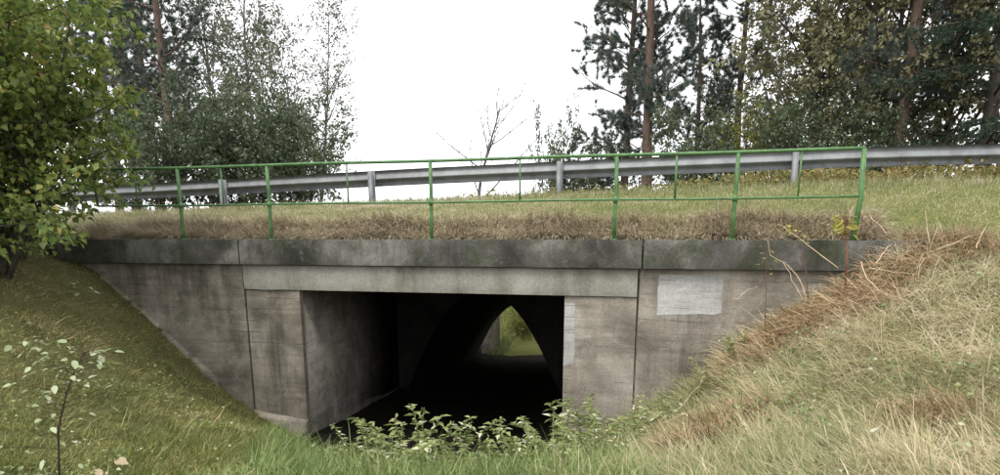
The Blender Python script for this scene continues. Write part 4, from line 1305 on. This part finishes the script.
def sapling(name, base, pts, label, nleaf, leafset, stem_mat, size=1.0, seed=0, r=0.009, cat='sapling', frm=0.15, side=0.16):
    rng = np.random.default_rng(seed)
    o = empty(name, base)
    pts = np.array(pts, float) - np.array(base)[None]
    mb = MB().tube(pts, np.linspace(r, r * 0.35, len(pts)), 6)
    k = len(pts) - 1
    att = []
    for j in range(nleaf):
        f = frm + (1 - frm) * (j + rng.random() * 0.5) / nleaf; x_ = min(f, 0.99) * k; i = int(x_)
        q = pts[i] + (pts[i + 1] - pts[i]) * (x_ - i)
        a = j * 2.4 + rng.normal(0, 0.4)
        ln = side * rng.uniform(0.3, 1.3) * (1.1 - 0.6 * f)
        e = q + np.array([math.cos(a) * ln, math.sin(a) * ln, ln * 0.25])
        mb.tube([q, (q + e) / 2 + np.array([0, 0, 0.01]), e], [r * 0.3, r * 0.22, r * 0.15], 3)
        att.append((e, a))
    link('stem', fast_mesh('stem', np.concatenate(mb.v), [np.concatenate(mb.q), np.concatenate(mb.t)], smooth=True), stem_mat, o)
    for e, a in att:
        l = link('leaf', leafset[rng.integers(len(leafset))], None, o)
        l.location = e; l.rotation_euler = (rng.normal(0, 0.35), rng.normal(0.2, 0.3), a + rng.normal(0, 0.5))
        l.scale = (size * rng.uniform(0.7, 1.25),) * 3
    return tag(o, label, cat)
def gpt(u, v, Y):
    p = at(u, v, Y); return (p[0], p[1], gz(p[0], p[1]))
# the young sapling at lower left
b = at(54, 480, 3.6)
b[2] = gz(b[0], b[1])
sapling('sapling', tuple(b), [b, at(58, 430, 3.6), at(66, 395, 3.58), at(75, 370, 3.55), at(84, 352, 3.52)], 'dark-stemmed sapling with pale round leaves on the left bank', 70, lv_meshes, M['stem_dark'], 0.5, 5, 0.007, side=0.27)
# pale leaved seedlings at the wall's left end
for u, v, Y, lb, sd in [(78, 268, 9.7, 'pale leaved seedling at the left end of the wall', 1), (20, 330, 7.0, 'small pale seedling at the left edge of the bank', 2)]:
    b = np.array(gpt(u, v, Y))
    sapling('seedling', tuple(b), [b, b + (0.02, 0, 0.12), b + (0.06, 0.02, 0.24)], lb, 12, lv_meshes, M['stem'], 0.9, sd, 0.004, 'seedling', side=0.2)
# yellow-green shoots on red stems at the right end of the coping
lf_y = broad_leaf('leaf', M['lf_lime'], 0.07, 0.045); lf_y.attributes['tint'].data.foreach_set('value', np.full(len(lf_y.vertices), 0.8, np.float32))
Yc = 7.75
b = np.array(gpt(846, 285, Yc)); 
sapling('red_stemmed_shoot', tuple(b), [b, at(847, 262, Yc), at(846, 244, Yc), at(845, 228, Yc + .02), at(843, 216, Yc + .03)], 'red-stemmed shoot with yellow-green leaves before the coping end', 26, [lf_y], M['stem_red'], 1.5, 7, 0.014, 'shoot', 0.62, 0.11)
b = np.array(gpt(840, 292, Yc))
sapling('red_stemmed_shoot', tuple(b), [b, at(852, 278, Yc), at(862, 262, Yc), at(868, 250, Yc)], 'bare red stem leaning right before the coping end', 2, [lf_y], M['stem_red'], 0.6, 8, 0.010, 'shoot', 0.8, 0.06)
b = np.array(gpt(810, 305, 7.9))
sapling('red_stemmed_shoot', tuple(b), [b, at(806, 270, 7.9), at(803, 252, 7.9), at(795, 235, 7.9), at(789, 225, 7.9)], 'thin shoot with small yellow leaves arching over the coping', 16, [lf_y], M['stem_red'], 1.0, 9, 0.006, 'shoot', 0.6, 0.10)
b = np.array(gpt(766, 318, 8.0))
sapling('red_stemmed_shoot', tuple(b), [b, at(766, 300, 8.0), at(766, 270, 8.0), at(768, 245, 8.0)], 'thin leafless shoot before the dark right part of the wall', 10, [lf_y], M['stem_red'], 0.8, 10, 0.005, 'shoot', 0.5, 0.12)

# pale dead stems lying and leaning on the right bank
def dead_stem(pix, r, label):
    pts = [at(u, v, Y) for u, v, Y in pix]
    pts = np.array(pts)
    fine_ = []
    for i in range(len(pts) - 1):
        for f in (0, 0.33, 0.66):
            fine_.append(pts[i] * (1 - f) + pts[i + 1] * f)
    fine_.append(pts[-1])
    fine_ = np.array(fine_); fine_ += RNG.normal(0, 0.006, fine_.shape)
    o = MB().tube(fine_ - fine_[0], np.linspace(r, r * 0.5, len(fine_)), 6).build('dead_stem', M['stem_pale'], smooth=True)
    o.location = fine_[0]
    tag(o, label, 'dead stem', 'dead stems on the right bank')
DS = [([(838, 268, 7.6), (815, 250, 7.75), (790, 232, 7.85), (778, 223, 7.9)], 0.007, 'pale dead stem sloping across the coping towards the left'),
      ([(808, 300, 7.6), (800, 280, 7.7), (785, 263, 7.8), (770, 255, 7.85), (768, 240, 7.85)], 0.007, 'crooked pale dead stem bent up before the wall'),
      ([(803, 300, 7.6), (793, 280, 7.7), (783, 262, 7.8)], 0.006, 'short pale dead stem beside the crooked one'),
      ([(875, 264, 7.4), (882, 255, 7.5), (892, 244, 7.6)], 0.007, 'pale dead stem rising at the coping end'),
      ([(868, 268, 7.2), (895, 272, 7.05), (920, 275, 6.95)], 0.006, 'pale dead stem lying level below the coping end'),
      ([(862, 262, 7.4), (867, 280, 7.1), (885, 293, 6.8), (905, 301, 6.6)], 0.007, 'long pale dead stem bending downhill below the coping end'),
      ([(930, 243, 7.7), (927, 228, 7.75), (925, 210, 7.8)], 0.009, 'upright pale dead stem on the bank right of the coping'),
      ([(976, 248, 7.2), (980, 238, 7.25), (985, 227, 7.3)], 0.008, 'short upright dead stem near the right edge'),
      ([(918, 278, 6.9), (921, 265, 6.95), (922, 253, 7.0)], 0.006, 'thin upright dead stem on the slope below the coping end'),
      ([(870, 216, 8.2), (880, 226, 8.1), (888, 236, 8.0)], 0.007, 'dead stem slanting from the foot of the end post'),
      ([(640, 432, 6.9), (680, 408, 7.1), (700, 385, 7.4), (706, 370, 7.6)], 0.006, 'pale dead stem rising along the foot of the wing wall'),
      ([(655, 425, 6.7), (690, 412, 6.7), (730, 395, 6.7)], 0.005, 'thin dead stem lying across the foot of the right bank'),
      ([(935, 250, 7.6), (960, 240, 7.7), (985, 232, 7.8)], 0.006, 'long low dead stem in the bracken near the right edge'),
      ([(735, 300, 8.0), (745, 292, 8.0), (758, 286, 8.0)], 0.006, 'short dead stem against the wall right of the paint patch')]
for pix, r, lb in DS:
    dead_stem(pix, r, lb)

# fallen leaves
M['lf_fallen'] = mat_leaf('fallen_leaf_tan', [(0, (0.34, 0.26, 0.16)), (1, (0.34, 0.26, 0.16))], 0.2)
M['lf_fallen_pale'] = mat_leaf('fallen_leaf_pale', [(0, (0.48, 0.50, 0.38)), (1, (0.48, 0.50, 0.38))], 0.2)
FL = broad_leaf('fallen_leaf', M['lf_fallen'], 0.11, 0.08, -0.1); FP = broad_leaf('fallen_leaf', M['lf_fallen_pale'], 0.09, 0.055, -0.1)
def fallen(u, v, Y, me, label, up=0.09):
    p = at(u, v, Y)
    o = link('fallen_leaf', me, None); o.location = (p[0], p[1], gz(p[0], p[1]) + up)
    o.rotation_euler = (RNG.normal(0.35, 0.2), RNG.normal(0, 0.25), RNG.uniform(0, 6.28))
    tag(o, label, 'leaf', 'fallen leaves')
fallen(114, 452, 4.7, FL, 'large tan fallen leaf on the left bank beside the sapling')
fallen(93, 470, 4.4, FL, 'small tan fallen leaf at the bottom edge by the sapling')
fallen(923, 371, 5.3, FP, 'pale fallen leaf on the right bank, left of a pair', 0.2)
fallen(934, 369, 5.35, FP, 'pale fallen leaf on the right bank, right of a pair', 0.2)
fallen(872, 455, 4.3, FP, 'pale oval leaf at the bottom of the right bank', 0.2)
fallen(818, 383, 5.9, FP, 'pale fallen leaf halfway down the right bank', 0.2)
